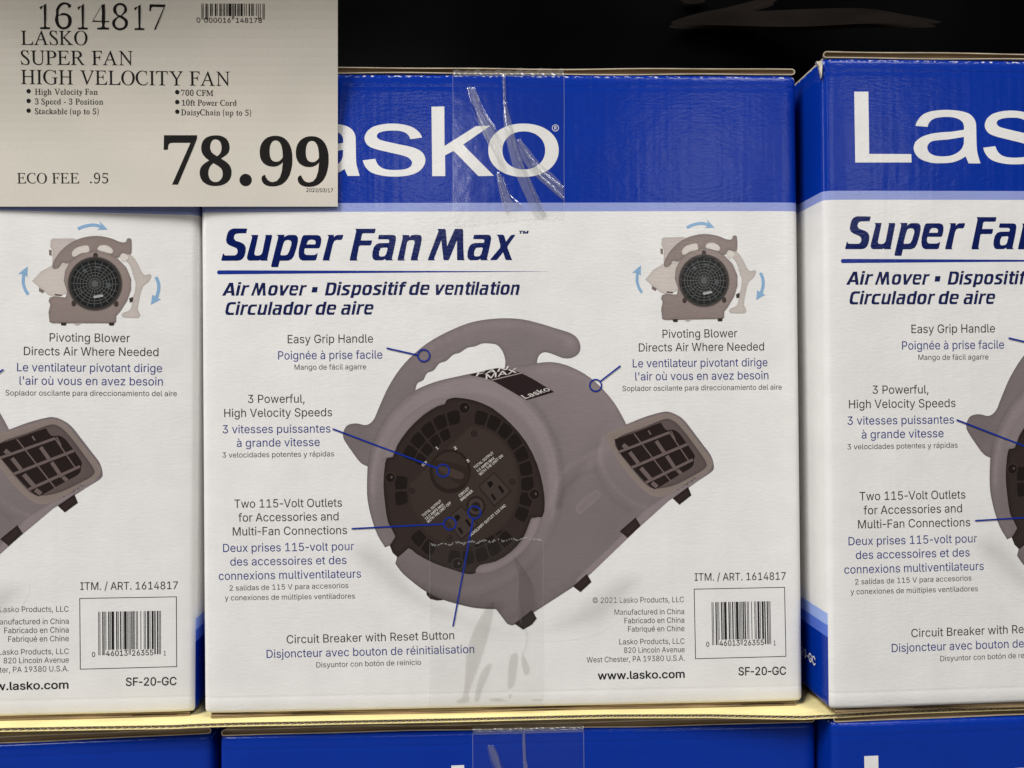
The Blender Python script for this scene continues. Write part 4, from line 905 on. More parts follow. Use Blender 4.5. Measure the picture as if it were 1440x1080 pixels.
def make_flap(parent, name, z0, z1, x0, x1, yf, layers=1, seed=1, mats=None):
    """the folded outer flaps seen edge-on: a liner loop round a recessed brown core"""
    r_ = np.random.default_rng(seed)
    V, F, mi = [], [], []

    def wav(x, k):
        return 0.00030 * math.sin(23 * x + k) + 0.00018 * math.sin(61 * x + 2 * k)

    for L in range(layers):
        a = z0 + (z1 - z0) * L / layers
        b = z0 + (z1 - z0) * (L + 1) / layers - (0.00025 if L < layers - 1 else 0)
        h = (b - a) / 2
        th = 0.00065
        n = 80
        out, inn = [], []
        xs = np.linspace(x0 + h, x1 - h, n)
        for x in xs:
            out.append((x, a + wav(x, seed)))
            inn.append((x, a + th + wav(x, seed)))
        for t in np.linspace(-math.pi / 2, math.pi / 2, 9)[1:-1]:
            out.append((x1 - h + h * math.cos(t), a + h + h * math.sin(t) + wav(x1, seed)))
            inn.append((x1 - h + (h - th) * math.cos(t), a + h + (h - th) * math.sin(t) + wav(x1, seed)))
        for x in xs[::-1]:
            out.append((x, b + wav(x, seed + 1.3)))
            inn.append((x, b - th + wav(x, seed + 1.3)))
        for t in np.linspace(math.pi / 2, 1.5 * math.pi, 9)[1:-1]:
            out.append((x0 + h + h * math.cos(t), a + h + h * math.sin(t) + wav(x0, seed)))
            inn.append((x0 + h + (h - th) * math.cos(t), a + h + (h - th) * math.sin(t) + wav(x0, seed)))
        m = len(out)
        y = yf + 0.0006 * L
        b0 = len(V)
        for (x, z) in out:
            V.append((x, y + 0.0003 * math.sin(37 * x + L), z))
        for (x, z) in inn:
            V.append((x, y + 0.0003 * math.sin(37 * x + L), z))
        for (x, z) in inn:
            V.append((x, y + 0.0022, z))
        for yb in (0.009, CD * 0.9):
            for (x, z) in out:
                V.append((x * (1 - 0.018 * min(1.0, max(0.0, (abs(x) / (CW / 2) - 0.9) * 10))), yb, z))
        for i in range(m):
            k = (i + 1) % m
            F.append((b0 + i, b0 + k, b0 + m + k, b0 + m + i)); mi.append(1)
            F.append((b0 + m + i, b0 + m + k, b0 + 2 * m + k, b0 + 2 * m + i)); mi.append(0)
            F.append((b0 + k, b0 + i, b0 + 3 * m + i, b0 + 3 * m + k)); mi.append(1)
            F.append((b0 + 3 * m + k, b0 + 3 * m + i, b0 + 4 * m + i, b0 + 4 * m + k)); mi.append(1)
        F.append(tuple(b0 + 2 * m + i for i in range(m))); mi.append(0)
        F.append(tuple(b0 + 4 * m + i for i in range(m - 1, -1, -1))); mi.append(0)
    return mesh_obj(name, V, F, mats or [M_KRAFT, M_LINER], parent, None, mi)


# ---- lettering of the maker's logo, drawn on the sheet
def zm(ox, oy, k):
    return lambda pts: np.array(pts, float) / k + np.array([ox, oy], float)


def logo(parent):
    p = Print()
    zr = zm(1180, 110, 5.538)
    zc = zm(470, 130, 4.3636)
    p.poly([zr([(117, 105), (227, 105), (233, 590), (560, 592), (562, 657), (125, 657)])], WHITE, 1, face_map_r)
    a_out = sm([(590, 500), (630, 465), (690, 440), (770, 425), (870, 418)], 4, False).tolist() + [(970, 403)] + \
        sm([(970, 375), (960, 345), (930, 320), (880, 305), (810, 303), (750, 312), (715, 330), (695, 355), (688, 380)], 4, False).tolist() + \
        sm([(593, 372), (610, 330), (650, 285), (710, 260), (790, 249), (860, 248), (950, 258), (1010, 278), (1045, 310), (1062, 350), (1065, 400), (1068, 530), (1075, 590), (1097, 665)], 4, False).tolist() + \
        [(1005, 665)] + sm([(982, 610), (930, 640), (870, 658), (800, 663), (720, 660), (640, 635), (595, 595), (578, 545), (590, 500)], 4, False).tolist()[:-1]
    a_in = [(970, 458)] + sm([(968, 510), (955, 545), (920, 580), (870, 603), (810, 610), (750, 605), (705, 585), (685, 550), (690, 520), (715, 495), (760, 485), (850, 478)], 4, False).tolist()
    p.poly([zr(a_out), zr(a_in)], WHITE, 1, face_map_r, 'odd')
    s_out = sm([(540, 278), (525, 250), (490, 220), (440, 201), (370, 192), (300, 196), (240, 212), (203, 240), (187, 275), (192, 305), (215, 332), (260, 350), (330, 367), (420, 388), (460, 405), (478, 430), (470, 455), (440, 471), (390, 477), (330, 475), (290, 462), (265, 438), (252, 408)], 4, False).tolist() + \
        sm([(175, 418), (190, 455), (225, 490), (290, 511), (370, 518), (450, 512), (510, 492), (545, 460), (560, 420), (550, 382), (520, 354), (470, 335), (400, 320), (310, 300), (275, 288), (262, 270), (270, 252), (300, 240), (350, 235), (400, 237), (440, 250), (460, 270), (467, 288)], 4, False).tolist()
    p.poly([zc(s_out)], WHITE, 1)
    p.poly([zc([(597, 88), (676, 87), (677, 330), (870, 208), (958, 205), (790, 322), (980, 513), (885, 515), (733, 360), (680, 388), (682, 515), (602, 515)])], WHITE, 1)
    p.poly([zc(ell(1161, 356, 216, 164, 72, 2.12)), zc(ell(1163, 357, 131, 117, 72, 2.12))], WHITE, 1, None, 'odd')
    c = zc([(1357, 219)])[0]
    p.ring(c[0], c[1], 4.4, 0.9, WHITE, 1)
    p.text('sans', 'R', c + [-1.6, 2.4], c + [1.7, 2.4], 4.8, WHITE, 1, 0.02)
    return p.build("logo", M_PRINT, parent)


# ---- the slanted product title
TA = zm(300, 310, 6.261)
TB = zm(480, 310, 5.333)
T_GL = {
    'S': [(300, 72), (290, 113), (215, 115), (195, 120), (183, 138), (182, 160), (196, 178), (250, 196), (275, 214), (287, 242), (285, 275), (276, 310), (262, 335), (242, 350), (215, 355), (75, 355), (70, 348), (84, 292), (91, 292), (96, 303), (106, 308), (190, 308), (205, 300), (213, 285), (215, 265), (206, 247), (190, 238), (140, 218), (120, 200), (112, 175), (118, 138), (128, 107), (142, 87), (165, 74), (185, 70)],
    'u': [(330, 128), (397, 128), (393, 150), (362, 290), (366, 304), (380, 310), (405, 309), (420, 302), (432, 285), (462, 140), (458, 128), (515, 128), (520, 137), (478, 335), (476, 346), (484, 355), (420, 355), (416, 347), (400, 354), (320, 355), (304, 348), (297, 330), (300, 308), (342, 150), (340, 138)],
    'p': [[(560, 127), (628, 127), (627, 150), (640, 138), (662, 129), (715, 128), (735, 134), (746, 152), (747, 182), (735, 240), (712, 313), (692, 342), (660, 355), (587, 356), (572, 412), (518, 412), (510, 404), (512, 392), (570, 160), (572, 142)],
          [(632, 180), (655, 173), (680, 177), (690, 195), (688, 217), (671, 270), (656, 298), (640, 307), (600, 308), (592, 300), (620, 200)]],
    'e': [[(800, 130), (918, 130), (944, 140), (953, 165), (950, 202), (940, 238), (930, 247), (808, 247), (803, 262), (803, 287), (811, 300), (826, 305), (890, 305), (905, 300), (914, 290), (921, 292), (909, 344), (898, 354), (790, 355), (768, 346), (755, 325), (752, 290), (756, 248), (768, 200), (778, 162), (786, 142)],
          [(822, 212), (898, 212), (904, 192), (895, 176), (875, 170), (850, 172), (835, 181)]],
    'r': [(1005, 128), (1062, 128), (1064, 150), (1078, 135), (1095, 129), (1143, 128), (1147, 135), (1136, 166), (1125, 174), (1088, 173), (1068, 182), (1055, 207), (1025, 338), (1024, 347), (1033, 355), (968, 355), (965, 347), (1016, 150), (1014, 138)],
    'F': [(1253, 75), (1430, 75), (1425, 108), (1415, 115), (1325, 115), (1311, 122), (1300, 178), (1400, 178), (1393, 212), (1383, 222), (1295, 222), (1284, 230), (1266, 330), (1265, 346), (1276, 355), (1207, 355), (1202, 347), (1259, 98)],
}
T_GLB = {
    'a': [[(283, 110), (392, 110), (407, 117), (412, 137), (405, 180), (382, 282), (381, 292), (390, 301), (334, 301), (330, 290), (316, 299), (300, 301), (255, 301), (240, 291), (233, 270), (235, 237), (245, 202), (262, 181), (286, 172), (356, 170), (361, 157), (356, 146), (345, 143), (281, 143), (277, 137)],
          [(298, 208), (342, 205), (349, 212), (337, 255), (326, 268), (312, 272), (292, 272), (284, 263), (285, 235)]],
    'n': [(457, 110), (510, 112), (512, 125), (530, 112), (555, 108), (588, 110), (602, 119), (604, 145), (596, 190), (574, 284), (573, 293), (581, 302), (524, 302), (521, 294), (551, 168), (549, 154), (532, 149), (508, 152), (494, 165), (472, 284), (471, 293), (480, 302), (425, 302), (422, 294), (462, 128)],
    'M': [(723, 65), (778, 65), (784, 76), (794, 195), (846, 76), (852, 65), (908, 65), (914, 76), (915, 200), (920, 288), (926, 300), (870, 300), (868, 292), (868, 150), (812, 288), (803, 300), (770, 300), (766, 290), (750, 150), (698, 282), (697, 292), (704, 301), (652, 301), (650, 294), (729, 82)],
    'x': [(1163, 108), (1212, 108), (1221, 116), (1235, 160), (1268, 116), (1280, 109), (1303, 108), (1300, 118), (1248, 192), (1246, 207), (1276, 288), (1284, 299), (1237, 299), (1229, 290), (1213, 240), (1172, 292), (1162, 299), (1117, 299), (1120, 290), (1190, 207), (1192, 190), (1176, 122)],
}


def loops_of(g):
    return [np.array(l, float) for l in g] if isinstance(g[0], list) else [np.array(g, float)]


def upright(loops, base, k, sl=0.2):
    out = []
    for l in loops:
        y = (base - l[:, 1]) * k
        x = l[:, 0] * k - sl * y
        out.append(np.stack([x, y], 1))
    mn = min(l[:, 0].min() for l in out)
    for l in out:
        l[:, 0] -= mn
    return out


def build_slab_font():
    G = {}
    for c, g in T_GL.items():
        G[c] = upright(loops_of(g), 355, 1.0)
    for c, g in T_GLB.items():
        G[c] = upright(loops_of(g), 300, 6.261 / 5.333)
    f = lambda *l: [np.array(q, float) for q in l]
    dot = [(0, 246), (58, 246), (58, 292), (0, 292)]
    G['i'] = f([(0, 0), (58, 0), (58, 227), (0, 227)], dot)
    G['l'] = f([(0, 0), (58, 0), (58, 285), (0, 285)])
    G['t'] = f([(0, 45), (15, 10), (45, 0), (105, 0), (105, 45), (75, 45), (60, 60), (60, 180), (105, 180), (105, 227), (60, 227), (60, 278), (0, 278), (0, 227), (-25, 227), (-25, 180), (0, 180)])
    G['f'] = f([(0, 0), (58, 0), (58, 180), (105, 180), (105, 227), (58, 227), (60, 238), (75, 246), (115, 246), (115, 290), (55, 290), (15, 276), (0, 245), (0, 227), (-25, 227), (-25, 180), (0, 180)])
    G['d'] = f([(50, 0), (190, 0), (190, 285), (130, 285), (130, 227), (60, 227), (20, 210), (0, 170), (0, 55), (15, 15)], [(80, 46), (62, 65), (62, 160), (80, 180), (130, 180), (130, 46)])
    G['o'] = f([(55, 0), (140, 0), (178, 18), (195, 60), (195, 168), (178, 210), (140, 227), (55, 227), (17, 210), (0, 168), (0, 60), (17, 18)], [(80, 46), (62, 65), (62, 162), (80, 181), (115, 181), (133, 162), (133, 65), (115, 46)])
    G['c'] = f([(175, 227), (60, 227), (20, 210), (0, 170), (0, 55), (15, 15), (55, 0), (175, 0), (175, 46), (85, 46), (62, 65), (62, 160), (85, 181), (175, 181)])
    G['s'] = f([(170, 227), (50, 227), (12, 207), (0, 167), (12, 127), (47, 105), (95, 92), (108, 78), (104, 55), (90, 46), (5, 46), (0, 0), (120, 0), (160, 20), (172, 65), (160, 108), (122, 134), (75, 150), (63, 165), (70, 181), (165, 181)])
    G['v'] = f([(0, 227), (62, 227), (92, 85), (150, 227), (212, 227), (118, 0), (48, 0)])
    G['A'] = f([(0, 0), (66, 0), (82, 58), (172, 58), (188, 0), (252, 0), (165, 280), (88, 280)], [(97, 104), (157, 104), (127, 210)])
    G['D'] = f([(0, 0), (145, 0), (192, 20), (214, 70), (214, 210), (192, 260), (145, 280), (0, 280)], [(62, 48), (62, 232), (125, 232), (150, 205), (150, 75), (125, 48)])
    G['C'] = f([(195, 280), (70, 280), (20, 260), (0, 205), (0, 75), (20, 20), (70, 0), (195, 0), (195, 50), (92, 50), (62, 80), (62, 200), (92, 230), (195, 230)])
    for c, l in G.items():
        mn, mx = min(q[:, 0].min() for q in l), max(q[:, 0].max() for q in l)
        n = 1 if len(l) == 1 or c == 'i' else 2
        adv = (mx - mn) + (34 if c not in 'rtfAvx' else 16)
        GLYPHS.setdefault('slab', {})[c] = '%d|' % adv + '|'.join(' '.join('%d,%d' % (round(a - mn + 12), round(b)) for a, b in q) for q in l)
    CAPH['slab'] = 0.280
    ADV[('slab', ' ')] = 0.11
    return G


build_slab_font()
# slab glyph holes rely on the even-odd rule
for _c in GLYPHS['slab']:
    parts = GLYPHS['slab'][_c].split('|')
    loops = [np.array([[int(t) for t in q.split(',')] for q in l.split()], float) / 1000 for l in parts[1:]]
    P_, F_ = tri(loops, None, 'odd')
    _gc[('slab', _c, 0.0)] = (int(parts[0]) / 1000, P_, F_)


def title(parent):
    p = Print()
    for c, g in T_GL.items():
        p.poly([TA(l) for l in loops_of(g)], INK_TITLE, 0, None, 'odd')
    for c, g in T_GLB.items():
        p.poly([TB(l) for l in loops_of(g)], INK_TITLE, 0, None, 'odd')
    p.poly([TB(l + np.array([712, -1])) for l in loops_of(T_GLB['a'])], INK_TITLE, 0, None, 'odd')
    p.text('sans', '™', (726.5, 335.5), (740, 335.5), 10.5, INK_TITLE, 0, 0.012, None, 0.2)
    # tapering rule
    xs = np.linspace(306, 772, 40)
    y = 383.0 + (xs - 306) / 466 * -1.0
    p.poly([np.concatenate([np.stack([xs, y - 2.9 * (1 - (xs - 306) / 470)], 1), np.stack([xs, y + 2.9 * (1 - (xs - 306) / 470)], 1)[::-1], ell(308, 383, 2.9, 2.9, 12, 2, math.pi / 2, 1.5 * math.pi)])], ink(28, 48, 132), 0)
    for s, a, b in (('Air', (312.2, 415.8), (348.1, 415.8)), ('Mover', (353.2, 415.8), (429.3, 415.8)),
                    ('Dispositif', (457.1, 415.7), (568.6, 415.2)), ('de', (574.5, 415.2), (602.2, 415.1)),
                    ('ventilation', (610.2, 415.1), (729.2, 414.8)), ('Circulador', (315.9, 443), (436.8, 442.9)),
                    ('de', (443.2, 442.9), (471.1, 442.8)), ('aire', (479.1, 442.8), (523.5, 442.6))):
        p.text('slab', s, a, b, 18.2, ink(22, 30, 76), 0, 0, None, 0.2)
    p.poly([[(439.8, 403.8), (447.3, 403.8), (446, 411.4), (438.4, 411.4)]], ink(22, 30, 76), 0)
    return p.build("title_lettering", M_PRINT, parent)


CAPTIONS = [
    [("Easy Grip Handle", (405, 482.8), (525, 481.9), 11.7, 0), ("Poignée à prise facile", (391.5, 505.6), (538, 504.4), 11.6, 1), ("Mango de fácil agarre", (414.6, 520), (515.3, 519.4), 7.4, 0)],
    [("3 Powerful,", (349, 566.6), (428.8, 566.2), 11.4, 0), ("High Velocity Speeds", (315.4, 586.6), (467.5, 585.2), 11.6, 0), ("3 vitesses puissantes", (313.1, 609.4), (465.3, 608), 11.5, 1), ("à grande vitesse", (333.1, 628.5), (450.2, 626.9), 11.5, 1), ("3 velocidades potentes y rápidas", (312.9, 643.5), (470.3, 641.5), 7.4, 0)],
    [("Two 115-Volt Outlets", (329.8, 714.1), (481.4, 712.2), 11.7, 0), ("for Accessories and", (335.4, 733.5), (476.5, 731.3), 11.6, 0), ("Multi-Fan Connections", (327.5, 753), (488.4, 750.7), 11.6, 0), ("Deux prises 115-volt pour", (313.8, 776.3), (498.2, 773.3), 11.5, 1), ("des accessoires et des", (324, 795.4), (487.6, 792.7), 11.5, 1), ("connexions multiventilateurs", (307.6, 815.6), (508.1, 811.8), 11.5, 1), ("2 salidas de 115 V para accesorios", (322.9, 830.6), (490.2, 826.4), 7.4, 0), ("y conexiones de múltiples ventiladores", (316.3, 844.3), (499.4, 841.3), 7.4, 0)],
    [("Circuit Breaker with Reset Button", (403.3, 904.7), (638.8, 898.7), 11.6, 0), ("Disjoncteur avec bouton de réinitialisation", (375.1, 925.2), (667, 918.1), 11.5, 1), ("Disyuntor con botón de reinicio", (445.1, 938.5), (592.1, 934.6), 7.4, 0)],
    [("Pivoting Blower", (931.3, 475.3), (1036.3, 474.2), 11.5, 0), ("Directs Air Where Needed", (898, 494.5), (1074.2, 492.8), 11.5, 0), ("Le ventilateur pivotant dirige", (889.5, 516.7), (1079.2, 515), 11.5, 1), ("l'air où vous en avez besoin", (893, 535), (1080.5, 533.3), 11.5, 1), ("Soplador oscilante para direccionamiento del aire", (875, 550), (1099.2, 547.8), 7.4, 0)],
]
MAKER = [("© 2021 Lasko Products, LLC", (833.3, 847.7), (961.5, 846.5), 7.7, 0), ("Manufactured in China", (864, 864.4), (961.9, 863.3), 7.7, 0), ("Fabricado en China", (877.9, 876.3), (962, 875.4), 7.7, 0), ("Fabriqué en Chine", (883.1, 888.1), (962.3, 887.3), 7.7, 0),
         ("Lasko Products, LLC", (870.8, 906), (962.5, 905), 7.7, 0), ("820 Lincoln Avenue", (877.5, 917.9), (962.7, 916.9), 7.7, 0), ("West Chester, PA 19380 U.S.A.", (825, 931.5), (962.7, 928.8), 7.7, 0)]


def caption(parent, rows, name="caption"):
    p = Print()
    for s, a, b, cap, blue in rows:
        p.text('sans', s, a, b, cap, INK_NAVY if blue else INK_BLACK, 0, 0.002 if cap > 9 else 0.0)
    return p.build(name, M_PRINT, parent)


LC = ['0001101', '0011001', '0010011', '0111101', '0100011', '0110001', '0101111', '0111011', '0110111', '0001011']


def upc(digits):
    s = '101' + ''.join(LC[int(c)] for c in digits[:6]) + '01010' + ''.join(''.join('1' if b == '0' else '0' for b in LC[int(c)]) for c in digits[6:]) + '101'
    runs, i = [], 0
    while i < 95:
        if s[i] == '1':
            j = i
            while j < 95 and s[j] == '1':
                j += 1
            runs.append((i, j))
            i = j
        else:
            i += 1
    return runs


def barcode(parent):
    p = Print()
    f = [(975.4, 827.7), (1103.8, 825.4), (1105.8, 923.5), (977.5, 926.7)]
    q = [(976.4, 828.7), (1102.8, 826.4), (1104.8, 922.5), (978.5, 925.7)]
    p.poly([f, q], INK_DARK, 0, None, 'odd')

    def xf(u, v):   # u along the bars, v = 0 top, 1 normal foot, 1.14 guard foot
        x = 1000.4 + 82.7 * u / 95 + 1.0 * v
        return (x, 846.6 - 1.3 * u / 95 + 53.0 * v)

    for a, b in upc('046013263551'):
        g = a < 10 or b > 85 or 45 <= a < 50
        v = 1.14 if g else 1.0
        p.poly([[xf(a, 0), xf(b, 0), xf(b, v), xf(a, v)]], INK_DARK, 0)
    d = ink(50, 48, 48)
    p.text('sans', '0', (993, 909.2), (997.4, 909.1), 6.6, d, 0, 0.01)
    p.text('sans', '46013', (1011.6, 908.2), (1040.2, 907.6), 7.6, d, 0, 0.01)
    p.text('sans', '26355', (1046, 907.6), (1074.2, 907), 7.6, d, 0, 0.01)
    p.text('sans', '1', (1088, 907.4), (1090.6, 907.4), 6.6, d, 0, 0.01)
    p.text('sans', 'ITM. / ART. 1614817', (976.5, 816.5), (1105, 815.2), 10.6, INK_BLACK, 0, 0.004)
    p.text('sans', 'SF-20-GC', (1038.3, 949.6), (1105.6, 948.8), 11.3, ink(44, 42, 42), 0, 0.012)
    return p.build("barcode", M_PRINT, parent)


# ---- the picture of the blower printed on the front
Z6 = zm(470, 430, 2.298)
ZD = zm(530, 560, 4.152)
DC = np.array([652.8, 684.6])      # centre of the dark grille on the sheet
TAUPE = np.array(ink(123, 112, 113))


def shade(base, k):
    return np.clip(np.asarray(base)[None, :] * k[:, None], 0, 1)


def en(x, y):      # radius in units of the grille ellipse
    dx, dy = x - DC[0], y - DC[1]
    a = 0.16
    u, v = dx * math.cos(a) - dy * math.sin(a) * -1, -dx * math.sin(a) + dy * math.cos(a)
    u, v = dx * math.cos(a) + dy * math.sin(a), -dx * math.sin(a) + dy * math.cos(a)
    return np.hypot(u / 110.0, v / 124.0), np.arctan2(v, u)


ZB6 = zm(478, 436, 2.328)
STROKES = [([(690, 640), (705, 580), (735, 525), (790, 490), (850, 455)], 3.2, 0.11), ([(718, 640), (733, 590), (772, 548), (832, 522)], 4.0, -0.09),
           ([(862, 420), (850, 470), (862, 520), (900, 580), (960, 630), (1000, 645)], 2.6, 0.11), ([(845, 440), (834, 490), (848, 548), (888, 612), (945, 655)], 3.6, -0.08),
           ([(650, 196), (700, 194), (780, 214), (850, 258), (900, 318)], 6.0, 0.08), ([(540, 215), (610, 275), (670, 350), (710, 440), (724, 540), (712, 640)], 5.0, -0.09),
           ([(200, 830), (300, 915), (400, 955), (520, 970)], 8.0, -0.10), ([(560, 1010), (640, 960), (780, 870)], 6.0, -0.06), ([(560, 700), (600, 800), (640, 900)], 16.0, -0.05)]


def product_picture(parent):
    p = Print()
    W = np.array(WHITE)
    # soft printed shadow below the machine
    sh = sm(Z6([(110, 745), (200, 790), (330, 930), (560, 1040), (700, 1000), (900, 860), (985, 850), (1010, 900), (930, 1010), (800, 1075), (560, 1082), (380, 1040), (180, 960), (60, 850), (30, 780)]), 5)

    def shf(x, y, d):
        k = 1 - 0.20 * np.clip(d / 26, 0, 1) ** 1.3 * np.clip((930 - y) / 60, 0.35, 1)
        return W[None, :] * k[:, None]
    p.grad(sh, shf, 0, 5)
    # handle
    h = [(30, 425), (36, 395), (50, 383), (75, 380), (105, 385), (128, 368), (145, 330), (178, 258), (228, 186), (300, 122), (380, 78), (450, 52), (530, 41), (600, 43), (660, 56), (715, 73), (762, 88), (785, 105), (795, 130), (790, 153), (768, 168), (740, 169), (705, 156), (680, 150), (662, 160), (655, 185), (662, 215), (640, 240), (560, 240), (550, 212), (553, 180), (545, 150), (528, 128), (505, 122), (478, 122), (455, 131), (430, 136), (405, 152), (385, 158), (362, 178), (340, 186), (322, 208), (300, 218), (288, 240), (270, 250), (262, 275), (255, 330), (200, 440), (150, 530), (108, 518), (85, 505), (58, 470)]
    hp = sm(Z6(h), 4)

    def hf(x, y, d):
        k = 0.93 + 0.10 * np.clip((560 - y) / 110, 0, 1) - 0.16 * np.exp(-d / 2.2)
        # lit ridge along the upper side of the grip
        a = Z6([(300, 135), (450, 70), (560, 58), (660, 72), (760, 110)])
        pl = sm(a, 6, False)
        dd = np.min(np.hypot(x[:, None] - pl[None, :, 0], y[:, None] - pl[None, :, 1]), 1)
        k = k + 0.10 * np.exp(-(dd / 5.5) ** 2)
        k = k - 0.10 * np.exp(-((x - 505) ** 2 + (y - 620) ** 2) / 300)
        k = k + 0.12 * np.exp(-((x - 803) ** 2 + (y - 484) ** 2) / 60)
        return shade(TAUPE, 1.0 + (k - 0.98) * 1.4)
    p.grad(hp, hf, 1, 3.5)
    # bulge of the knuckles on the grip's underside
    for kx, ky in ((440, 122), (388, 144), (343, 176), (304, 208)):
        p.grad(sm(Z6([(kx - 22, ky + 2), (kx - 6, ky - 9), (kx + 14, ky - 9), (kx + 8, ky - 1), (kx - 10, ky + 8)]), 4), lambda x, y, d: shade(TAUPE, 1.0 + 0.07 * np.clip(d / 2, 0, 1)), 2, 3)
    # feet
    FOOT = np.array(ink(44, 35, 33))

    def ff(x, y, d):
        return shade(FOOT, 0.8 + 0.5 * np.clip(d / 5, 0, 1))
    zf, zg = zm(740, 640, 4.5), zm(560, 820, 6.0)
    for pts in (zg([(238, 70), (380, 135), (375, 142), (330, 146), (270, 132), (240, 98)]), zg([(980, 340), (1128, 224), (1168, 295), (1130, 345), (1055, 390)]),
                zf([(295, 828), (383, 750), (412, 800), (342, 865)]), zf([(590, 480), (690, 393), (722, 445), (640, 522)]), zf([(925, 272), (1022, 200), (1043, 252), (967, 312)])):
        p.grad(pts, ff, 5 if pts is not None and pts[0][0] > 700 else 1, 3)
    # housing
    top = Z6([(107, 560), (112, 490), (130, 430), (160, 372), (200, 322), (250, 280), (320, 248), (400, 228), (470, 214), (540, 204), (600, 194), (650, 186), (700, 182), (750, 192), (810, 221), (860, 262), (900, 308), (925, 348), (943, 383)])
    outlet = np.concatenate([Z6([(943, 383), (1000, 360), (1050, 345), (1077, 342), (1105, 352), (1130, 370), (1160, 408), (1190, 448), (1215, 482)]), [(1002.9, 652), (1002, 661), (990, 670), (971, 682)]])
    base = np.array([(971, 682), (940, 703), (901, 738), (882, 756), (830, 806), (807, 824), (753, 859), (727, 876)])
    toe = np.array([(727, 876), (720, 879), (713, 876.5)])
    belly = np.concatenate([[(697.5, 856), (680, 855.5), (660, 853), (623, 843), (600, 832), (583, 820)], Z6([(220, 862), (198, 832)])])
    rim = Z6([(165, 780), (140, 738), (120, 680), (108, 620), (107, 560)])
    bp = np.concatenate([sm(top, 4, False)[:-1], sm(outlet, 4, False)[:-1], base[:-1], sm(toe, 4, False), sm(belly, 4, False), Z6([(205, 806), (182, 772)]), sm(rim, 4, False)[:-1]])

    noz = sm(Z6([(905, 430), (935, 400), (1000, 378), (1060, 362), (1090, 362), (1120, 385), (1165, 440), (1205, 492), (1212, 512), (1195, 535), (1140, 570), (1085, 600), (1055, 612), (1020, 596), (960, 530), (915, 465)]), 4)

    def bf(x, y, d):
        r, th = en(x, y)
        k = 0.97 + 0.10 * np.clip((640 - y) / 130, -0.6, 1)
        k += 0.07 * np.exp(-((x - 860) ** 2 + (y - 600) ** 2) / 3600) * 0.5
        k -= 0.20 * np.exp(-d / 2.0)
        # rounded lip of the front ring
        lip = np.exp(-((r - 1.10) / 0.045) ** 2)
        k += 0.13 * lip * np.clip(0.45 - 0.9 * np.sin(th - 0.4), 0, 1)
        k += 0.06 * np.exp(-((r - 1.17) / 0.05) ** 2)
        crease = np.exp(-((r - 1.265) / 0.014) ** 2) * (np.cos(th + 0.5) > -0.2)
        k -= 0.05 * crease
        k -= 0.10 * np.clip((y - 760) / 90, 0, 1) * np.clip((780 - x) / 160, 0, 1)
        lp = sm(Z6([(126, 600), (126, 540), (134, 490), (152, 436), (182, 380), (232, 322), (300, 275), (380, 247), (450, 240), (520, 254), (584, 292), (642, 352), (690, 432), (714, 520), (716, 600), (704, 680)]), 6, False)
        dl = np.min(np.hypot(x[:, None] - lp[None, :, 0], y[:, None] - lp[None, :, 1]), 1)
        k += 0.10 * np.exp(-(dl / 2.4) ** 2)
        k += 0.06 * np.exp(-(dl / 9.0) ** 2) * (r < 1.2)
        for pts, w, amp in STROKES:
            pl_ = sm(ZB6(pts), 5, False)
            dd = np.min(np.hypot(x[:, None] - pl_[None, :, 0], y[:, None] - pl_[None, :, 1]), 1)
            k += amp * np.exp(-(dd / w) ** 2)
        # swell before the outlet
        k += 0.10 * np.exp(-(((x - 842) * 0.75 + (y - 640) * 0.66) / 9) ** 2) * np.exp(-((x - 842) * 0.66 - (y - 640) * 0.75) ** 2 / 2500)
        k -= 0.07 * np.exp(-(((x - 815) * 0.85 + (y - 660) * 0.5) / 10) ** 2) * np.exp(-((x - 815) * 0.5 - (y - 660) * 0.85) ** 2 / 2500)
        return shade(TAUPE, 1.0 + (k - 0.98) * 1.45)
    p.grad(bp, bf, 3, 3.0)
    # lower bevel of the housing
    bev = np.array([(1000, 662), (971, 683), (940, 703.5), (901, 738.5), (882, 756.5), (830, 806.5), (807, 824), (812, 812), (850, 776), (880, 746), (905, 718), (940, 694), (975, 670)])
    p.grad(bev, lambda x, y, d: shade(TAUPE, 1.06 + 0.12 * np.clip(d / 2.5, 0, 1)), 4, 3)
    # moulded pill on the flank
    pill = sm(Z6([(780, 655), (790, 636), (835, 600), (852, 597), (860, 610), (850, 625), (805, 665), (790, 672)]), 4)
    p.grad(pill, lambda x, y, d: shade(TAUPE, 1.0 + 0.13 * np.clip(1 - d / 3, 0, 1)), 4, 2.5)
    # nozzle mouth
    frame = sm(Z6([(880, 415), (905, 402), (1000, 368), (1060, 350), (1092, 352), (1122, 374), (1175, 440), (1215, 492), (1220, 515), (1200, 540), (1140, 580), (1085, 606), (1050, 618), (1010, 604), (950, 545), (905, 480), (884, 440)]), 4)

    def fr(x, y, d):
        k = 1.16 - 0.10 * np.clip(d / 8, 0, 1) - 0.14 * np.clip((x - 985) / 18, 0, 1) * 0 - 0.04 * np.clip((y - 690) / 30, 0, 1)
        return shade(np.array(ink(124, 112, 106)), k)
    p.grad(frame, fr, 4, 3)
    inner = sm(Z6([(906, 440), (930, 418), (1000, 392), (1065, 366), (1095, 372), (1125, 400), (1170, 460), (1200, 505), (1196, 525), (1160, 548), (1100, 578), (1045, 590), (1010, 580), (960, 525), (918, 470)]), 4)
    p.grad(inner, lambda x, y, d: shade(np.array(ink(92, 80, 78)), 1.0 - 0.25 * np.clip(1 - d / 4, 0, 1)), 5, 3)
    ZN = zm(820, 560, 6.75)
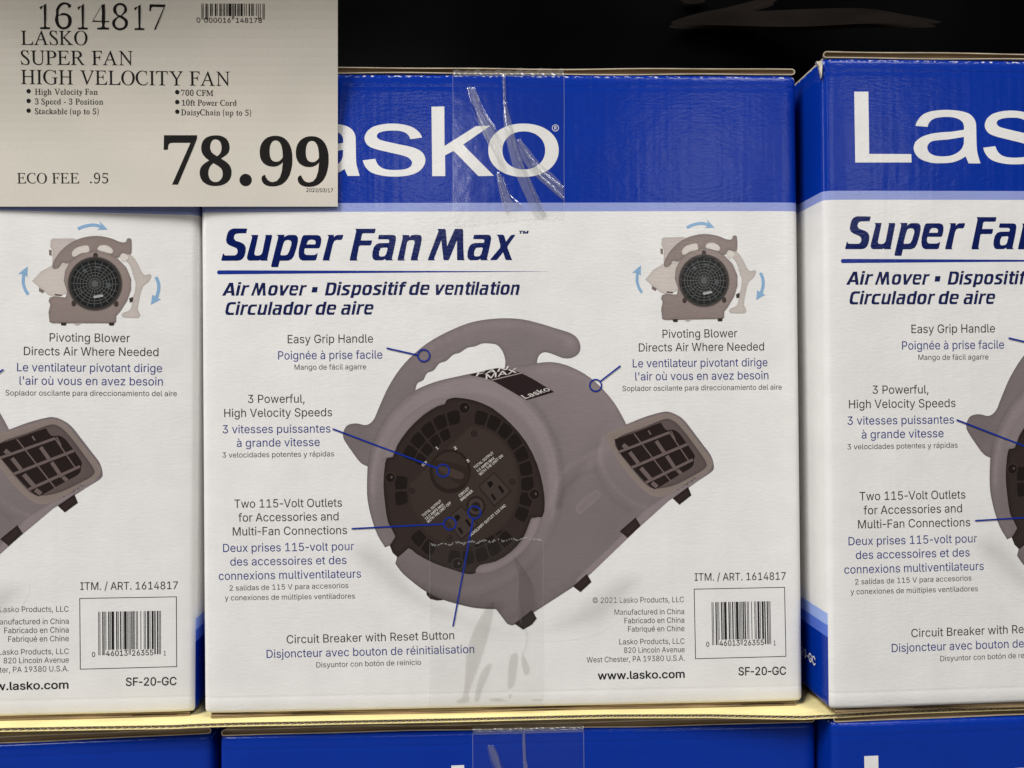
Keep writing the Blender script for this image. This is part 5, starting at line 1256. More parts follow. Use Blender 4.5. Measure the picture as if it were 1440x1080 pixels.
    hole = sm(ZN([(298, 400), (310, 385), (500, 320), (715, 237), (745, 250), (785, 300), (850, 298), (900, 325), (960, 400), (1030, 500), (1055, 545), (1050, 575), (1030, 650), (900, 730), (700, 852), (660, 852), (600, 805), (500, 700), (400, 580), (340, 510)]), 4)
    p.poly([hole], ink(38, 30, 28), 6)
    bar = ink(104, 90, 87)
    for l, w in ((((335, 510), (820, 322)), 24), (((450, 660), (985, 435)), 26), (((590, 800), (1040, 580)), 26), (((870, 390), (830, 310)), 12), (((480, 335), (830, 790)), 12), (((615, 305), (640, 345)), 14),
                 (((820, 330), (1000, 595)), 12), (((690, 405), (770, 520)), 34), (((790, 545), (880, 680)), 34), (((440, 510), (520, 615)), 36), (((545, 660), (640, 770)), 40), (((890, 680), (930, 715)), 34), (((375, 440), (420, 475)), 40), (((650, 800), (700, 840)), 40)):
        p.line(ZN(l), w / 6.75, bar, 7)
    # dark service panel
    dk = [(362, 305), (380, 298), (400, 297), (450, 305), (510, 330), (570, 380), (620, 440), (655, 510), (674, 580), (680, 640), (672, 682), (640, 684), (630, 702), (610, 750), (570, 795), (520, 826), (470, 838), (458, 862), (430, 866), (380, 851), (320, 830), (265, 800), (240, 782), (205, 812), (180, 774), (198, 745), (175, 700), (165, 640), (160, 580), (163, 528), (170, 492), (190, 488), (205, 450), (240, 400), (290, 352), (335, 324), (358, 318)]
    dkp = Z6(dk)
    halo = np.array(dkp) + 0
    p.grad(sm(dkp, 2), lambda x, y, d: shade(np.array(ink(50, 41, 38)), 0.62 + 0.38 * np.clip(d / 6, 0, 1)), 5, 4)
    # inner lip beside the notches
    p.grad(sm(Z6([(458, 862), (470, 838), (520, 826), (570, 797), (612, 752), (632, 704), (645, 686), (668, 686), (655, 730), (620, 785), (560, 835), (500, 862)]), 3), lambda x, y, d: shade(TAUPE, 0.98 + 0.2 * np.clip(d / 4, 0, 1)), 6, 3)
    p.grad(sm(Z6([(150, 500), (168, 490), (188, 486), (205, 448), (242, 396), (292, 348), (338, 320), (356, 316), (362, 302), (330, 300), (270, 330), (215, 380), (175, 440)]), 3), lambda x, y, d: shade(TAUPE, 1.05 + 0.08 * np.clip(d / 4, 0, 1)), 6, 3)

    # air slots round the panel
    def gp(r, a):      # polar point on the grille
        rot = 0.16
        u, v = 110 * r * math.cos(a), 124 * r * math.sin(a)
        return (DC[0] + u * math.cos(rot) - v * math.sin(rot), DC[1] + u * math.sin(rot) + v * math.cos(rot))
    SLOT = ink(30, 24, 22)

    def slot(a0, a1, r0, r1):
        c = ((a0 + a1) / 2, (r0 + r1) / 2)
        pts = []
        for (a, r) in ((a0, r0), ((a0 + a1) / 2, r0), (a1, r0), (a1, (r0 + r1) / 2), (a1, r1), ((a0 + a1) / 2, r1), (a0, r1), (a0, (r0 + r1) / 2)):
            pts.append(gp(r, a))
        # chamfered corners
        q = np.array(pts)
        c = q.mean(0)
        for i in (0, 2, 4, 6):
            q[i] = q[i] + (c - q[i]) * 0.10
        p.poly([q], SLOT, 6)
    dg = math.radians
    step = 12.4
    skip = [(-107, -93), (16, 27), (98, 108), (-177, -165)]
    a = -178
    while a < 180:
        m = a + step / 2
        if not any(s0 < m < s1 for s0, s1 in skip) and not (130 < m < 158):
            slot(dg(a + 0.65), dg(a + step - 0.65), 0.725, 0.885)
            if 38 < m < 88 or -162 < m < -112:
                slot(dg(a + 0.8), dg(a + step - 0.8), 0.585, 0.712)
        a += step
    # face plate, cut straight on two sides
    pl = []
    for t in np.linspace(-1.62, 0.62, 22):
        pl.append(gp(0.70, t))
    for t in np.linspace(1.30, 3.05, 18):
        pl.append(gp(0.70, t))
    p.grad(np.array(pl), lambda x, y, d: shade(np.array(ink(55, 45, 41)), 0.90 + 0.16 * np.clip(d / 2, 0, 1) - 0.10 * np.clip((y - 690) / 70, -0.6, 1)), 7, 5)
    for (x, y, r) in ((568, 205, 19), (790, 488, 18), (207, 540, 18), (425, 815, 18)):
        c = ZD([(x, y)])[0]
        p.poly([ell(c[0], c[1], r / 4.152, r / 4.152, 16)], ink(36, 29, 27), 8)
        p.ring(c[0], c[1], r / 4.152 * 0.55, 0.7, ink(66, 56, 52), 9)
    for (x, y, r) in ((512, 55, 38), (920, 560, 36), (80, 462, 34), (472, 965, 36)):
        c = ZD([(x, y)])[0]
        p.poly([ell(c[0], c[1], r / 4.152, r / 4.152, 20)], ink(56, 46, 43), 7)
        p.poly([ell(c[0], c[1], r / 4.152 * 0.78, r / 4.152 * 0.78, 20)], ink(30, 24, 22), 8)
        p.poly([ell(c[0] + 1.8, c[1] - 0.6, 1.5, 1.9, 10)], ink(86, 76, 72), 9)
    # knob
    c = ZD([(428, 425)])[0]
    p.poly([ell(c[0], c[1], 29, 31, 40)], ink(40, 32, 29), 8)
    p.poly([ell(c[0], c[1] - 1, 24.5, 26, 40)], ink(54, 44, 40), 9)
    p.poly([sm(ZD([(330, 370), (360, 362), (480, 385), (535, 412), (542, 445), (520, 490), (480, 500), (400, 440), (335, 405)]), 4)], ink(46, 37, 33), 10)
    p.poly([sm(ZD([(360, 400), (400, 400), (480, 425), (510, 445), (495, 470), (450, 465), (380, 430)]), 4)], ink(66, 55, 50), 11)
    # sockets and breaker
    for o in ((0, 0), (-192, 195)):
        z = lambda pts: ZD(np.array(pts, float) + np.array(o))
        p.poly([z([(590, 515), (685, 428), (788, 542), (685, 635)])], ink(44, 36, 33), 8)
        p.poly([z([(600, 516), (684, 438), (776, 541), (686, 622)])], ink(62, 52, 48), 9)
        for s in ([(642, 492), (668, 480), (680, 500), (660, 525)], [(705, 515), (720, 508), (745, 545), (732, 556)], [(665, 562), (678, 555), (697, 588), (685, 598)]):
            p.poly([z(s)], ink(24, 19, 18), 10)
    c = ZD([(578, 630)])[0]
    p.poly([ell(c[0], c[1], 13.4, 14.5, 28)], ink(40, 32, 30), 10)
    p.poly([ell(c[0], c[1], 10.4, 11.4, 28)], ink(66, 56, 52), 11)
    p.poly([ell(c[0], c[1] + 0.5, 6.4, 7, 24)], ink(38, 31, 28), 12)
    LET = ink(196, 190, 184)
    for s, a0, a1 in (("TOTAL OUTPUT", (572, 412), (683, 322)), ("9.5 AMPS MAX", (590, 432), (690, 352)), ("WITH THE UNIT ON", (603, 452), (738, 338)),
                      ("TOTAL OUTPUT", (272, 692), (380, 602)), ("12.0 AMPS MAX", (288, 710), (394, 622)), ("WITH THE UNIT OFF", (300, 728), (437, 612)),
                      ("CIRCUIT", (485, 577), (543, 528)), ("BREAKER", (495, 600), (563, 543)), ("AUXILIARY OUTLET 115 VAC", (550, 805), (755, 627))):
        p.text('sans', s, ZD([a0])[0], ZD([a1])[0], 3.6, LET, 11, 0.016)
    for s, a0, a1, h in (("1", (352, 300), (362, 292), 4), ("2", (457, 302), (470, 292), 4), ("3", (530, 376), (543, 366), 4), ("OFF", (270, 398), (298, 376), 3.6)):
        p.text('sans', s, ZD([a0])[0], ZD([a1])[0], h, LET, 11, 0.02)
    # label plate on the crown
    ZL = zm(640, 440, 6.5455)
    plate = sm(ZL([(130, 572), (220, 545), (330, 518), (420, 505)]), 4, False).tolist() + sm(ZL([(505, 516), (600, 552), (700, 600), (800, 660), (912, 728)]), 4, False).tolist() + sm(ZL([(790, 765), (660, 802)]), 3, False).tolist() + sm(ZL([(600, 770), (480, 700), (330, 618), (230, 590)]), 4, False).tolist()
    p.poly([plate], ink(42, 31, 32), 5)
    p.poly([ZL([(330, 615), (600, 552), (612, 558), (345, 622)])], ink(150, 140, 136), 6)
    W2 = ink(206, 200, 194)
    p.text('sans', 'MAX', ZL([(282, 612)])[0], ZL([(568, 548)])[0], 6.4, W2, 7, 0.008, None, 0.1)
    p.text('sans', 'FAN', ZL([(190, 584)])[0], ZL([(480, 522)])[0], 4.6, W2, 7, 0.01, None, 0.2)
    p.text('sans', 'Lasko', ZL([(648, 790)])[0], ZL([(880, 712)])[0], 6.6, W2, 7, 0.008, None, -0.5)
    o = p.build("product_picture", M_PRINT, parent)
    # callouts that point at its features
    for pts, c, r in (([(170, 137), (272, 160)], (290, 161), 19), ([(-4, 397), (333, 524)], (352, 532), 20), ([(57, 719), (355, 704)], (374, 703), 19.5),
                      ([(449, 688), (384, 1035)], (453, 667), 20), ([(924, 194), (858, 245)], (844, 257), 19)):
        q = Print(base=0.00006 + LAYER * 13)
        q.line(Z6(pts), 2.1, INK_CALL, 0)
        cc = Z6([c])[0]
        q.ring(cc[0], cc[1], r / 2.298, 1.9, INK_CALL, 1)
        q.build("callout", M_PRINT, parent)
    return o


def pivot_picture(parent):
    p = Print()
    Z = zm(780, 290, 3.858)
    G1, G2 = np.array(ink(186, 176, 170)), np.array(ink(192, 183, 176))
    TP = np.array(ink(136, 122, 117))

    def flat(base, e=0.12, w=2.0):
        return lambda x, y, d: shade(base, 1.0 - e * np.exp(-d / w))
    p.grad(Z([(580, 178), (590, 171), (690, 167), (720, 176), (760, 230), (760, 330), (590, 335), (590, 235), (578, 215)]), flat(G1), 0, 4)
    p.poly([Z([(572, 230), (586, 232), (586, 262), (574, 258)])], ink(120, 106, 100), 1)
    p.grad(Z([(490, 397), (535, 345), (600, 305), (690, 300), (700, 440), (620, 480), (575, 470), (520, 425)]), flat(G2), 1, 4)
    p.poly([Z([(526, 432), (553, 447), (545, 461), (526, 450)])], ink(120, 106, 100), 2)
    hd = sm(Z([(880, 230), (930, 225), (985, 245), (1020, 290), (1042, 335), (1060, 352), (1082, 347), (1092, 358), (1080, 385), (1052, 412), (1040, 445), (1030, 500), (1026, 535), (1037, 558), (1036, 574), (1020, 582), (960, 580), (945, 570), (952, 556), (985, 540), (995, 510), (1008, 440), (1006, 380), (980, 300), (930, 260)]), 3)
    p.grad(hd, flat(np.array(ink(188, 179, 172))), 1, 4)
    p.poly([sm(Z([(945, 280), (962, 282), (985, 315), (998, 350), (990, 345), (970, 312)]), 3)], WHITE, 2)
    p.poly([sm(Z([(998, 385), (1012, 390), (1010, 440), (1000, 470), (992, 470)]), 3)], WHITE, 2)
    p.poly([Z([(982, 478), (1002, 470), (1000, 495), (985, 500)])], ink(60, 52, 48), 4)
    # body
    bd = Z([(582, 482), (604, 476), (660, 480), (668, 450), (650, 395), (655, 340), (680, 290), (735, 248), (800, 232), (860, 238), (920, 268), (965, 315), (990, 375), (990, 432), (972, 490), (938, 548), (918, 572), (918, 604), (905, 612), (600, 618), (582, 612), (576, 560), (584, 520), (575, 500)])
    p.grad(bd, lambda x, y, d: shade(TP, 1.08 - 0.12 * np.clip((y - 380) / 70, -0.5, 1) - 0.2 * np.exp(-d / 1.5)), 3, 3.5)
    hp = sm(Z([(592, 325), (598, 290), (630, 238), (680, 192), (740, 163), (810, 151), (880, 161), (930, 180), (958, 180), (966, 162), (980, 160), (988, 172), (988, 236), (970, 244), (940, 238), (925, 262), (900, 258), (850, 236), (800, 232), (735, 248), (690, 285), (665, 300), (640, 295), (628, 318), (610, 330)]), 3)
    p.grad(hp, lambda x, y, d: shade(TP, 0.98 - 0.18 * np.exp(-d / 1.5)), 4, 3.5)
    p.grad(sm(Z([(690, 258), (692, 235), (720, 213), (765, 203), (776, 220), (772, 238), (735, 246), (705, 264)]), 3), flat(np.array(ink(206, 198, 190))), 5, 3)
    p.grad(sm(Z([(818, 225), (828, 203), (860, 200), (885, 212), (896, 230), (885, 243), (850, 235)]), 3), flat(np.array(ink(210, 204, 196))), 5, 3)
    p.poly([sm(Z([(930, 262), (950, 240), (975, 262), (960, 282), (944, 282)]), 3)], ink(206, 199, 190), 5)
    p.poly([Z([(606, 462), (640, 466), (640, 472), (606, 470)])], ink(96, 84, 80), 5)
    for a in ([(638, 614), (668, 613), (664, 628), (642, 628)], [(880, 610), (910, 607), (906, 624), (884, 624)]):
        p.poly([Z(a)], ink(52, 44, 40), 4)
    p.poly([Z([(700, 616), (745, 614), (720, 628)])], ink(176, 166, 158), 2)
    # grille
    c = Z([(808, 405)])[0]
    p.poly([ell(c[0], c[1], 36, 37.4, 48)], ink(92, 84, 80), 5)
    p.poly([ell(c[0], c[1], 34.6, 36, 48)], ink(58, 54, 52), 6)
    for x, y in ((808, 256), (703, 511), (917, 509)):
        q = Z([(x, y)])[0]
        p.poly([ell(q[0], q[1], 3.2, 4.2, 12)], ink(64, 56, 53), 5)
    p.poly([ell(c[0], c[1], 31.4, 32.8, 48)], ink(32, 34, 34), 7)
    g = ink(100, 100, 98)
    for r in (7.5, 11.5, 15.5, 19.5, 23.5, 27.5):
        p.ring(c[0], c[1], r, 0.55, g, 8)
    for k in range(20):
        a = k * math.pi / 10
        p.line([(c[0] + 5 * math.cos(a), c[1] + 5 * math.sin(a)), (c[0] + 31 * math.cos(a), c[1] + 32 * math.sin(a))], 0.5, g, 9)
    p.poly([ell(c[0], c[1], 4.6, 4.8, 20)], ink(88, 88, 86), 10)
    for s in ([(800, 470), (848, 460), (852, 472), (806, 482)], [(725, 430), (740, 450), (752, 462), (738, 440)], [(745, 330), (765, 325), (770, 345), (750, 348)], [(808, 312), (838, 312), (832, 324), (812, 324)], [(862, 395), (885, 400), (893, 418), (870, 428)]):
        p.poly([Z(s)], ink(158, 160, 158) if s[0][0] == 800 else ink(78, 82, 82), 10)
    # turning arrows
    AR = ink(132, 166, 198)
    p.line(sm(Z([(716, 117), (750, 102), (795, 94), (840, 103)]), 6, False), 4.4, AR, 0)
    p.poly([Z([(822, 70), (867, 117), (812, 119), (836, 103)])], AR, 0)
    p.line(sm(Z([(472, 470), (455, 440), (446, 405), (448, 362)]), 6, False), 4.0, AR, 0)
    p.poly([Z([(467, 320), (466, 378), (450, 362), (419, 362)])], AR, 0)
    p.line(sm(Z([(1115, 362), (1128, 392), (1130, 430), (1120, 472)]), 6, False), 4.4, AR, 0)
    p.poly([Z([(1092, 510), (1098, 456), (1120, 470), (1143, 480)])], AR, 0)
    return p.build("pivot_picture", M_PRINT, parent)


# ---- clear packing tape
def height_field(P, lines):
    h = np.zeros(len(P))
    for pts, w, amp in lines:
        pl = sm(pts, 6, False)
        a, b = pl[:-1], pl[1:]
        d = np.full(len(P), 1e9)
        for p0, p1 in zip(a, b):
            e = p1 - p0
            t = np.clip(((P - p0) @ e) / (e @ e + 1e-12), 0, 1)
            d = np.minimum(d, np.linalg.norm(P - p0 - t[:, None] * e, axis=1))
        h = np.maximum(h, amp * np.exp(-(d / w) ** 2))
    return h


def tape_strip(parent, x0, x1, y0, y1, lines, jag, over, bubbles=(), bottom_jag=True, step=0.9, pocket=None):
    nx = int((x1 - x0) / step) + 1
    ny = int((y1 - y0) / step) + 1
    gx = np.linspace(x0, x1, nx)
    t = np.linspace(0, 1, ny)
    V = []
    P = []
    for k in t:
        for i, x in enumerate(gx):
            j = jag(x)
            ya, yb = (y0, y1 + j) if bottom_jag else (y0 + j, y1)
            P.append((x, ya + (yb - ya) * k))
    P = np.array(P)
    q = face_map(P)
    h = height_field(P, lines)
    y = -0.00006 - LAYER * 17 - bulge(q[:, 0], q[:, 1]) - h
    V = np.stack([q[:, 0], y, q[:, 1]], 1)
    F, mi = [], []
    hv = h.reshape(ny, nx)
    for r in range(ny - 1):
        for i in range(nx - 1):
            F.append((r * nx + i, r * nx + i + 1, (r + 1) * nx + i + 1, (r + 1) * nx + i)[::-1])
            mi.append(1 if hv[r:r + 2, i:i + 2].max() > 0.00012 else 0)
    V = V.tolist()
    # lap over the fold and onto the flaps
    row = 0 if over > 0 else (ny - 1) * nx
    prof = ([(0.0, 0.0012), (0.0016, 0.0020), (0.0040, 0.0046), (0.0065, 0.0060), (0.03, 0.0062)] if over > 0 else [(0.0, -0.0012), (0.0010, -0.0022), (0.0016, -0.0046)])
    prev = [row + i for i in range(nx)]
    zed = CH if over > 0 else 0.0
    for (dy, dz) in prof:
        cur = []
        for i in range(nx):
            x = V[row + i][0]
            cur.append(len(V))
            V.append((x, dy - 0.0007 + 0.0004 * math.sin(900 * x) * (dz > 0), zed + dz + 0.0003 * math.sin(420 * x + 2)))
        for i in range(nx - 1):
            F.append((prev[i], prev[i + 1], cur[i + 1], cur[i]) if over > 0 else (prev[i], cur[i], cur[i + 1], prev[i + 1]))
            mi.append(2 if over > 0 and dy < 0.007 else 0)
        prev = cur
    o = mesh_obj("packing_tape", V, F, [M_TAPE, M_RIDGE, M_HAZE], parent, None, mi, True)
    if bubbles:
        p = Print(base=0.00006 + LAYER * 16)
        for bpts in bubbles:
            p.poly([sm(bpts, 4)], WHITE, 0)
        p.build("air_pocket", pocket or M_BUBBLE, o)
    # glint on the torn serrated end and cut edges, drawn as whitish lines
    e = Print(base=0.00006 + LAYER * 19)
    xs = np.arange(x0 + 2, x1 - 2, 1.7)
    yy = np.array([(y1 if bottom_jag else y0) + jag(x) for x in xs]) + np.where(np.arange(len(xs)) % 2, 1.7, -1.7) * rng.uniform(0.2, 1.2, len(xs))
    br = rng.uniform(0, 1, len(xs)) > 0.22
    for i in range(len(xs) - 1):
        if br[i]:
            e.line([(xs[i], yy[i]), (xs[i + 1], yy[i + 1])], 0.75, (0.85, 0.85, 0.83), 0)
    ya, yb = (y0, y1 + 2) if bottom_jag else (y0 + 4, y1)
    for xx in (x0, x1):
        e.line([(xx + 0.2 * math.sin(y * 0.05), y) for y in np.linspace(ya, yb, 24)], 0.38 if bottom_jag else 0.2, (0.8, 0.8, 0.8), 0)
    e.build("tape_edge", M_EDGE, o)
    return o


def milky(m, k, col=(0.85, 0.85, 0.83)):
    """adds a little white scatter, as on creased or torn film"""
    nt = m.node_tree
    df = nt.nodes.new("ShaderNodeBsdfDiffuse")
    df.inputs[0].default_value = (*col, 1)
    mx = nt.nodes.new("ShaderNodeMixShader")
    mx.inputs[0].default_value = k
    nt.links.new(nt.nodes["Material Output"].inputs[0].links[0].from_socket, mx.inputs[1])
    nt.links.new(df.outputs[0], mx.inputs[2])
    nt.links.new(mx.outputs[0], nt.nodes["Material Output"].inputs[0])
    return m


M_EDGE = milky(make_tape("torn_tape_end", (0.98, 0.98, 0.98), 0.0), 0.34)
M_HAZE = milky(make_tape("creased_tape", (0.96, 0.96, 0.955), 3.0, 0.2), 0.07)


def tapes(parent):
    z2 = zm(470, 0, 3.272)
    lines = [(z2(a), w, amp) for a, w, amp in (
        ([(618, 410), (640, 490), (690, 600), (740, 700), (770, 760)], 1.3, 0.0007),
        ([(640, 410), (672, 490), (702, 545), (738, 600), (772, 680)], 1.5, 0.0009),
        ([(780, 330), (783, 420), (788, 520), (805, 610), (830, 690), (850, 750)], 1.3, 0.0009),
        ([(788, 480), (800, 560), (830, 650), (860, 750), (890, 820), (930, 920), (960, 990)], 1.6, 0.0012),
        ([(850, 650), (890, 720), (950, 790), (1010, 840), (1052, 870)], 1.5, 0.0011),
        ([(868, 690), (935, 800), (1000, 862), (1056, 920)], 1.2, 0.0008),
        ([(755, 800), (770, 880), (792, 950), (800, 985)], 1.2, 0.0008),
        ([(775, 820), (805, 900), (855, 945)], 1.4, 0.0004),
        )]
    jag = lambda x: 1.5 + 9.5 * np.clip((735 - x) / 80, 0, 1) + 1.2 * math.sin(x * 0.9)
    zt = zm(619, 70, 4.031)
    creases = [zt(c) for c in (
        [(160, 215), (185, 220), (215, 265), (235, 345), (290, 410), (320, 500), (345, 590), (375, 680), (340, 690), (310, 600), (270, 530), (225, 440), (205, 350), (180, 290)],
        [(355, 160), (368, 160), (375, 300), (400, 400), (425, 500), (470, 650), (520, 760), (570, 870), (605, 940), (540, 955), (490, 850), (440, 740), (400, 620), (365, 470), (358, 320)],
        [(440, 515), (480, 540), (560, 640), (640, 710), (690, 770), (690, 845), (620, 790), (520, 700), (460, 610)],
        [(320, 705), (345, 715), (380, 800), (410, 860), (460, 880), (455, 905), (400, 915), (365, 920), (345, 850)])]
    tape_strip(parent, 637.0, 793.0, 107.5, 306.0, lines, jag, 1, creases, pocket=M_HAZE)
    z8 = zm(600, 740, 4.0)
    bub = [z8(b) for b in (
        [(370, 422), (378, 440), (350, 600), (300, 760), (240, 920), (235, 985), (165, 985), (205, 945), (215, 850), (225, 720), (250, 620), (300, 510), (355, 430)],
        [(355, 768), (363, 785), (340, 850), (310, 920), (290, 980), (268, 975), (285, 880), (310, 810)],
        [(495, 708), (512, 725), (505, 820), (490, 890), (465, 912), (455, 890), (458, 800), (470, 730)],
        [(540, 715), (570, 770), (580, 810), (565, 835), (545, 820), (532, 750)],
        [(490, 175), (520, 205), (570, 280), (605, 360), (612, 440), (605, 480), (550, 575), (520, 540), (512, 400), (520, 300), (500, 220)],
        [(350, 970), (400, 962), (440, 975), (455, 980), (380, 982)], [(465, 942), (478, 945), (470, 965), (460, 962)], [(585, 970), (640, 968), (650, 976), (600, 978)])]
    lines2 = [(z8(a), w, amp) for a, w, amp in (
        ([(490, 175), (515, 215), (512, 300), (518, 420), (530, 540)], 1.0, 0.0003),
        ([(515, 205), (568, 290), (605, 370), (610, 470)], 0.9, 0.0003),
        ([(560, 580), (562, 640), (552, 690), (540, 712)], 0.9, 0.0004))]
    jag2 = lambda x: 9.0 - 9.5 * (x - 604) / 140 + 1.4 * math.sin(x * 0.33) + 5 * np.clip((x - 745) / 16, 0, 1)
    tape_strip(parent, 604.5, 763.8, 757.0, 993.0, lines2, jag2, -1, bub, False)


def side_print(parent):
    """the article code on the left side panel, white on blue, close to the front corner"""
    P, F = layout('sans', 'SF-20-GC', 0.012)
    k = 0.0058 / CAPH['sans']
    zb = unproj(1136, 951, RR, TR)[1]
    x1 = P[:, 0].max()
    y = 0.0165 + (x1 - P[:, 0]) * k * 0.9
    V = np.stack([np.full(len(P), -CW / 2 - 0.0016), y, zb + P[:, 1] * k], 1)
    return mesh_obj("side_code", V, F, M_PRINT, parent, np.tile(WHITE, (len(P), 1)))


def make_carton():
    root = link(bpy.data.objects.new("fan_carton", None))
    root.empty_display_size = 0.05
    make_body(root)
    make_flap(root, "top_flap", CH + 0.0003, CH + 0.0044, -CW / 2 + 0.001, CW / 2 - 0.0006, 0.0012, 1, 3)
    make_flap(root, "bottom_flap", -0.0031, -0.0002, -CW / 2 + 0.004, CW / 2 - 0.004, 0.0022, 2, 5, [M_CORE_SHADE, M_LINER_SHADE])
    logo(root)
    title(root)
    for rows in CAPTIONS:
        caption(root, rows)
    caption(root, MAKER, "maker_address")
    pw = Print()
    pw.text('sans', 'www.lasko.com', (840.6, 955.4), (962.9, 952.9), 10.8, ink(28, 27, 27), 0, 0.016)
    pw.build("web_address", M_PRINT, root)
    barcode(root)
    product_picture(root)
    pivot_picture(root)
    tapes(root)
    side_print(root)
    return root


def copy_thing(src):
    r = src.copy()
    COLL.objects.link(r)
    for ch in src.children:
        c = ch.copy()
        COLL.objects.link(c)
        c.parent = r
        for g in ch.children:
            d = g.copy()
            COLL.objects.link(d)
            d.parent = c
    return r


def pose_matrix(R, T):
    """carton local frame (x right, y inwards, z up, origin at the front's lower middle) -> world"""
    Rw = MW @ R @ A3.T
    o = to_world(R @ np.array([QX0, QZ0, 0]) + T)
    m = Matrix(Rw.tolist()).to_4x4()
    m.translation = Vector(o)
    return m


GRP = "stacked fan cartons"
carton = make_carton()
carton.matrix_world = pose_matrix(RC, T0)
tag(carton, "middle carton of the upper row, its whole blue and white front in view", "carton", GRP)
c_left = copy_thing(carton)
c_left.matrix_world = pose_matrix(RL, TL)
tag(c_left, "left carton of the upper row, its blue top hidden behind the price sign", "carton", GRP)
c_right = copy_thing(carton)
c_right.matrix_world = pose_matrix(RR, TR)
tag(c_right, "right carton of the upper row, standing forward with a torn white top corner", "carton", GRP)

# torn upper corner of the right carton: white core showing through the split fold
tw = []
for (x, y) in ((1147.5, 86.5), (1156.5, 86.5), (1156, 96), (1155.2, 109), (1154, 103), (1152, 94)):
    q = unproj(x, y, RR, TR)
    tw.append((q[0], -0.0003, q[1]))
n_ = len(tw)
corner_v = tw + [(v[0] + 0.0006, v[1] + 0.003, v[2]) for v in tw]
corner_f = [tuple(range(n_ - 1, -1, -1)), tuple(range(n_, 2 * n_))] + [(i, (i + 1) % n_, n_ + (i + 1) % n_, n_ + i) for i in range(n_)]
mesh_obj("torn_corner", corner_v, corner_f, M_TORN, c_right)

# lower row: only their blue tops reach into the picture


def lower(px, py, Z, lx, yaw, label):
    o = copy_thing(carton)
    m = Matrix.Rotation(yaw, 4, 'Z')
    target = Vector(to_world(ray(px, py) * Z))
    loc = Vector((lx, 0, CH))
    m.translation = target - (m.to_3x3() @ loc)
    o.matrix_world = m
    for ch in o.children:
        if ch.name.startswith("carton_body"):
            ch.material_slots[0].link = 'OBJECT'
            ch.material_slots[0].material = M_FRONT_CLEAN
    tag(o, label, "carton", GRP)
    return o


M_FRONT_CLEAN = make_board("printed_board_unworn", [(0, WHITE), (ZP, PALE), (ZB, BLUE)], False)
yl = math.atan2((MW @ RL @ A3.T)[1, 0], (MW @ RL @ A3.T)[0, 0])
yr = math.atan2((MW @ RR @ A3.T)[1, 0], (MW @ RR @ A3.T)[0, 0])
low_c = lower(733, 1027, 1.002, 0.0, 0.0, "lower carton under the middle one, its blue top showing below the cardboard sheet")
low_l = lower(297.5, 1034, 1.000, CW / 2, yl, "lower carton at the bottom left, plain blue strip of its top showing")
low_r = lower(1171, 1017, 0.980, -CW / 2, yr, "lower carton at the bottom right, the tip of a white letter showing")

# ------------------------------------------------------------------ cardboard sheet between the rows
bots = []
for o in (c_left, carton, c_right):
    for lx in (-CW / 2 + 0.01, CW / 2 - 0.01):
        w = o.matrix_world @ Vector((lx, 0, -0.0033))
        bots.append((w.x, w.z))
bots = np.array(bots)
print("bottoms", np.round(bots, 4).tolist())
kx = np.linspace(-0.62, 0.62, 125)
kz = np.interp(kx, bots[:, 0], bots[:, 1])
for _ in range(6):
    kz = np.convolve(np.pad(kz, 3, mode='edge'), np.ones(7) / 7, 'valid')
# the sheet must stay under every carton
lo = np.full(len(kx), 1e9)
for i in range(3):
    a, b = bots[2 * i], bots[2 * i + 1]
    m_ = (kx > a[0] - 0.012) & (kx < b[0] + 0.012)
    lo[m_] = np.minimum(lo[m_], np.interp(kx[m_], [a[0], b[0]], [a[1], b[1]]))
kz = np.minimum(kz, lo)
for _ in range(2):
    kz = np.minimum(np.convolve(np.pad(kz, 2, mode='edge'), np.ones(5) / 5, 'valid'), lo)


def pad_z(x):
    return float(np.interp(x, kx, kz))


edge = []
for px, py in ((-120, 1027), (0, 1023.5), (130, 1020.5), (260, 1018), (420, 1014.5), (600, 1010), (860, 1004.5), (1000, 1003.5), (1150, 1005), (1300, 1007), (1560, 1012)):
    d = MW @ ray(px, py) * S
    o = to_world((0, 0, 0))
    t = 1.0
    for _ in range(30):
        x = o[0] + d[0] * t
        t = (pad_z(x) - o[2]) / d[2]
    edge.append((o[0] + d[0] * t, o[1] + d[1] * t))
edge = [e for e in edge if e[0] < 0.212]
for lx in (-CW / 2 + 0.012, -CW / 4, 0, CW / 2):
    w = c_right.matrix_world @ Vector((lx, 0.0045, 0))
    edge.append((w.x, w.y))
edge = np.array(edge)
print("sheet edge", np.round(edge, 4).tolist())


def pad_y(x):
    return float(np.clip(np.interp(x, edge[:, 0], edge[:, 1]), -0.034, 0.02))


sheet = link(bpy.data.objects.new("cardboard_sheet", None))
tag(sheet, "kraft corrugated cardboard sheet lying between the upper and lower rows of cartons", "cardboard sheet")
TH = 0.0028
xs = np.linspace(-0.60, 0.60, 200)
ys = [0, 0.003, 0.01, 0.03, 0.1, 0.2, 0.32]


def liner(name, dz0, dz1, mat):
    V, F = [], []
    for x in xs:
        for k, yy in enumerate(ys):
            wob = 0.0004 * math.sin(31 * x) if k == 0 else 0
            V.append((x, pad_y(x) + yy + wob, pad_z(x) + dz1))
        for k, yy in enumerate(ys):
            wob = 0.0004 * math.sin(31 * x) if k == 0 else 0
            V.append((x, pad_y(x) + yy + wob, pad_z(x) + dz0))
    K = len(ys)
    for i in range(len(xs) - 1):
        a, b = i * 2 * K, (i + 1) * 2 * K
        for k in range(K - 1):
            F.append((a + k, b + k, b + k + 1, a + k + 1))
            F.append((a + K + k, a + K + k + 1, b + K + k + 1, b + K + k))
        F.append((a, a + K, b + K, b))
        F.append((a + K - 1, b + K - 1, b + 2 * K - 1, a + 2 * K - 1))
    return mesh_obj(name, V, F, mat, sheet)


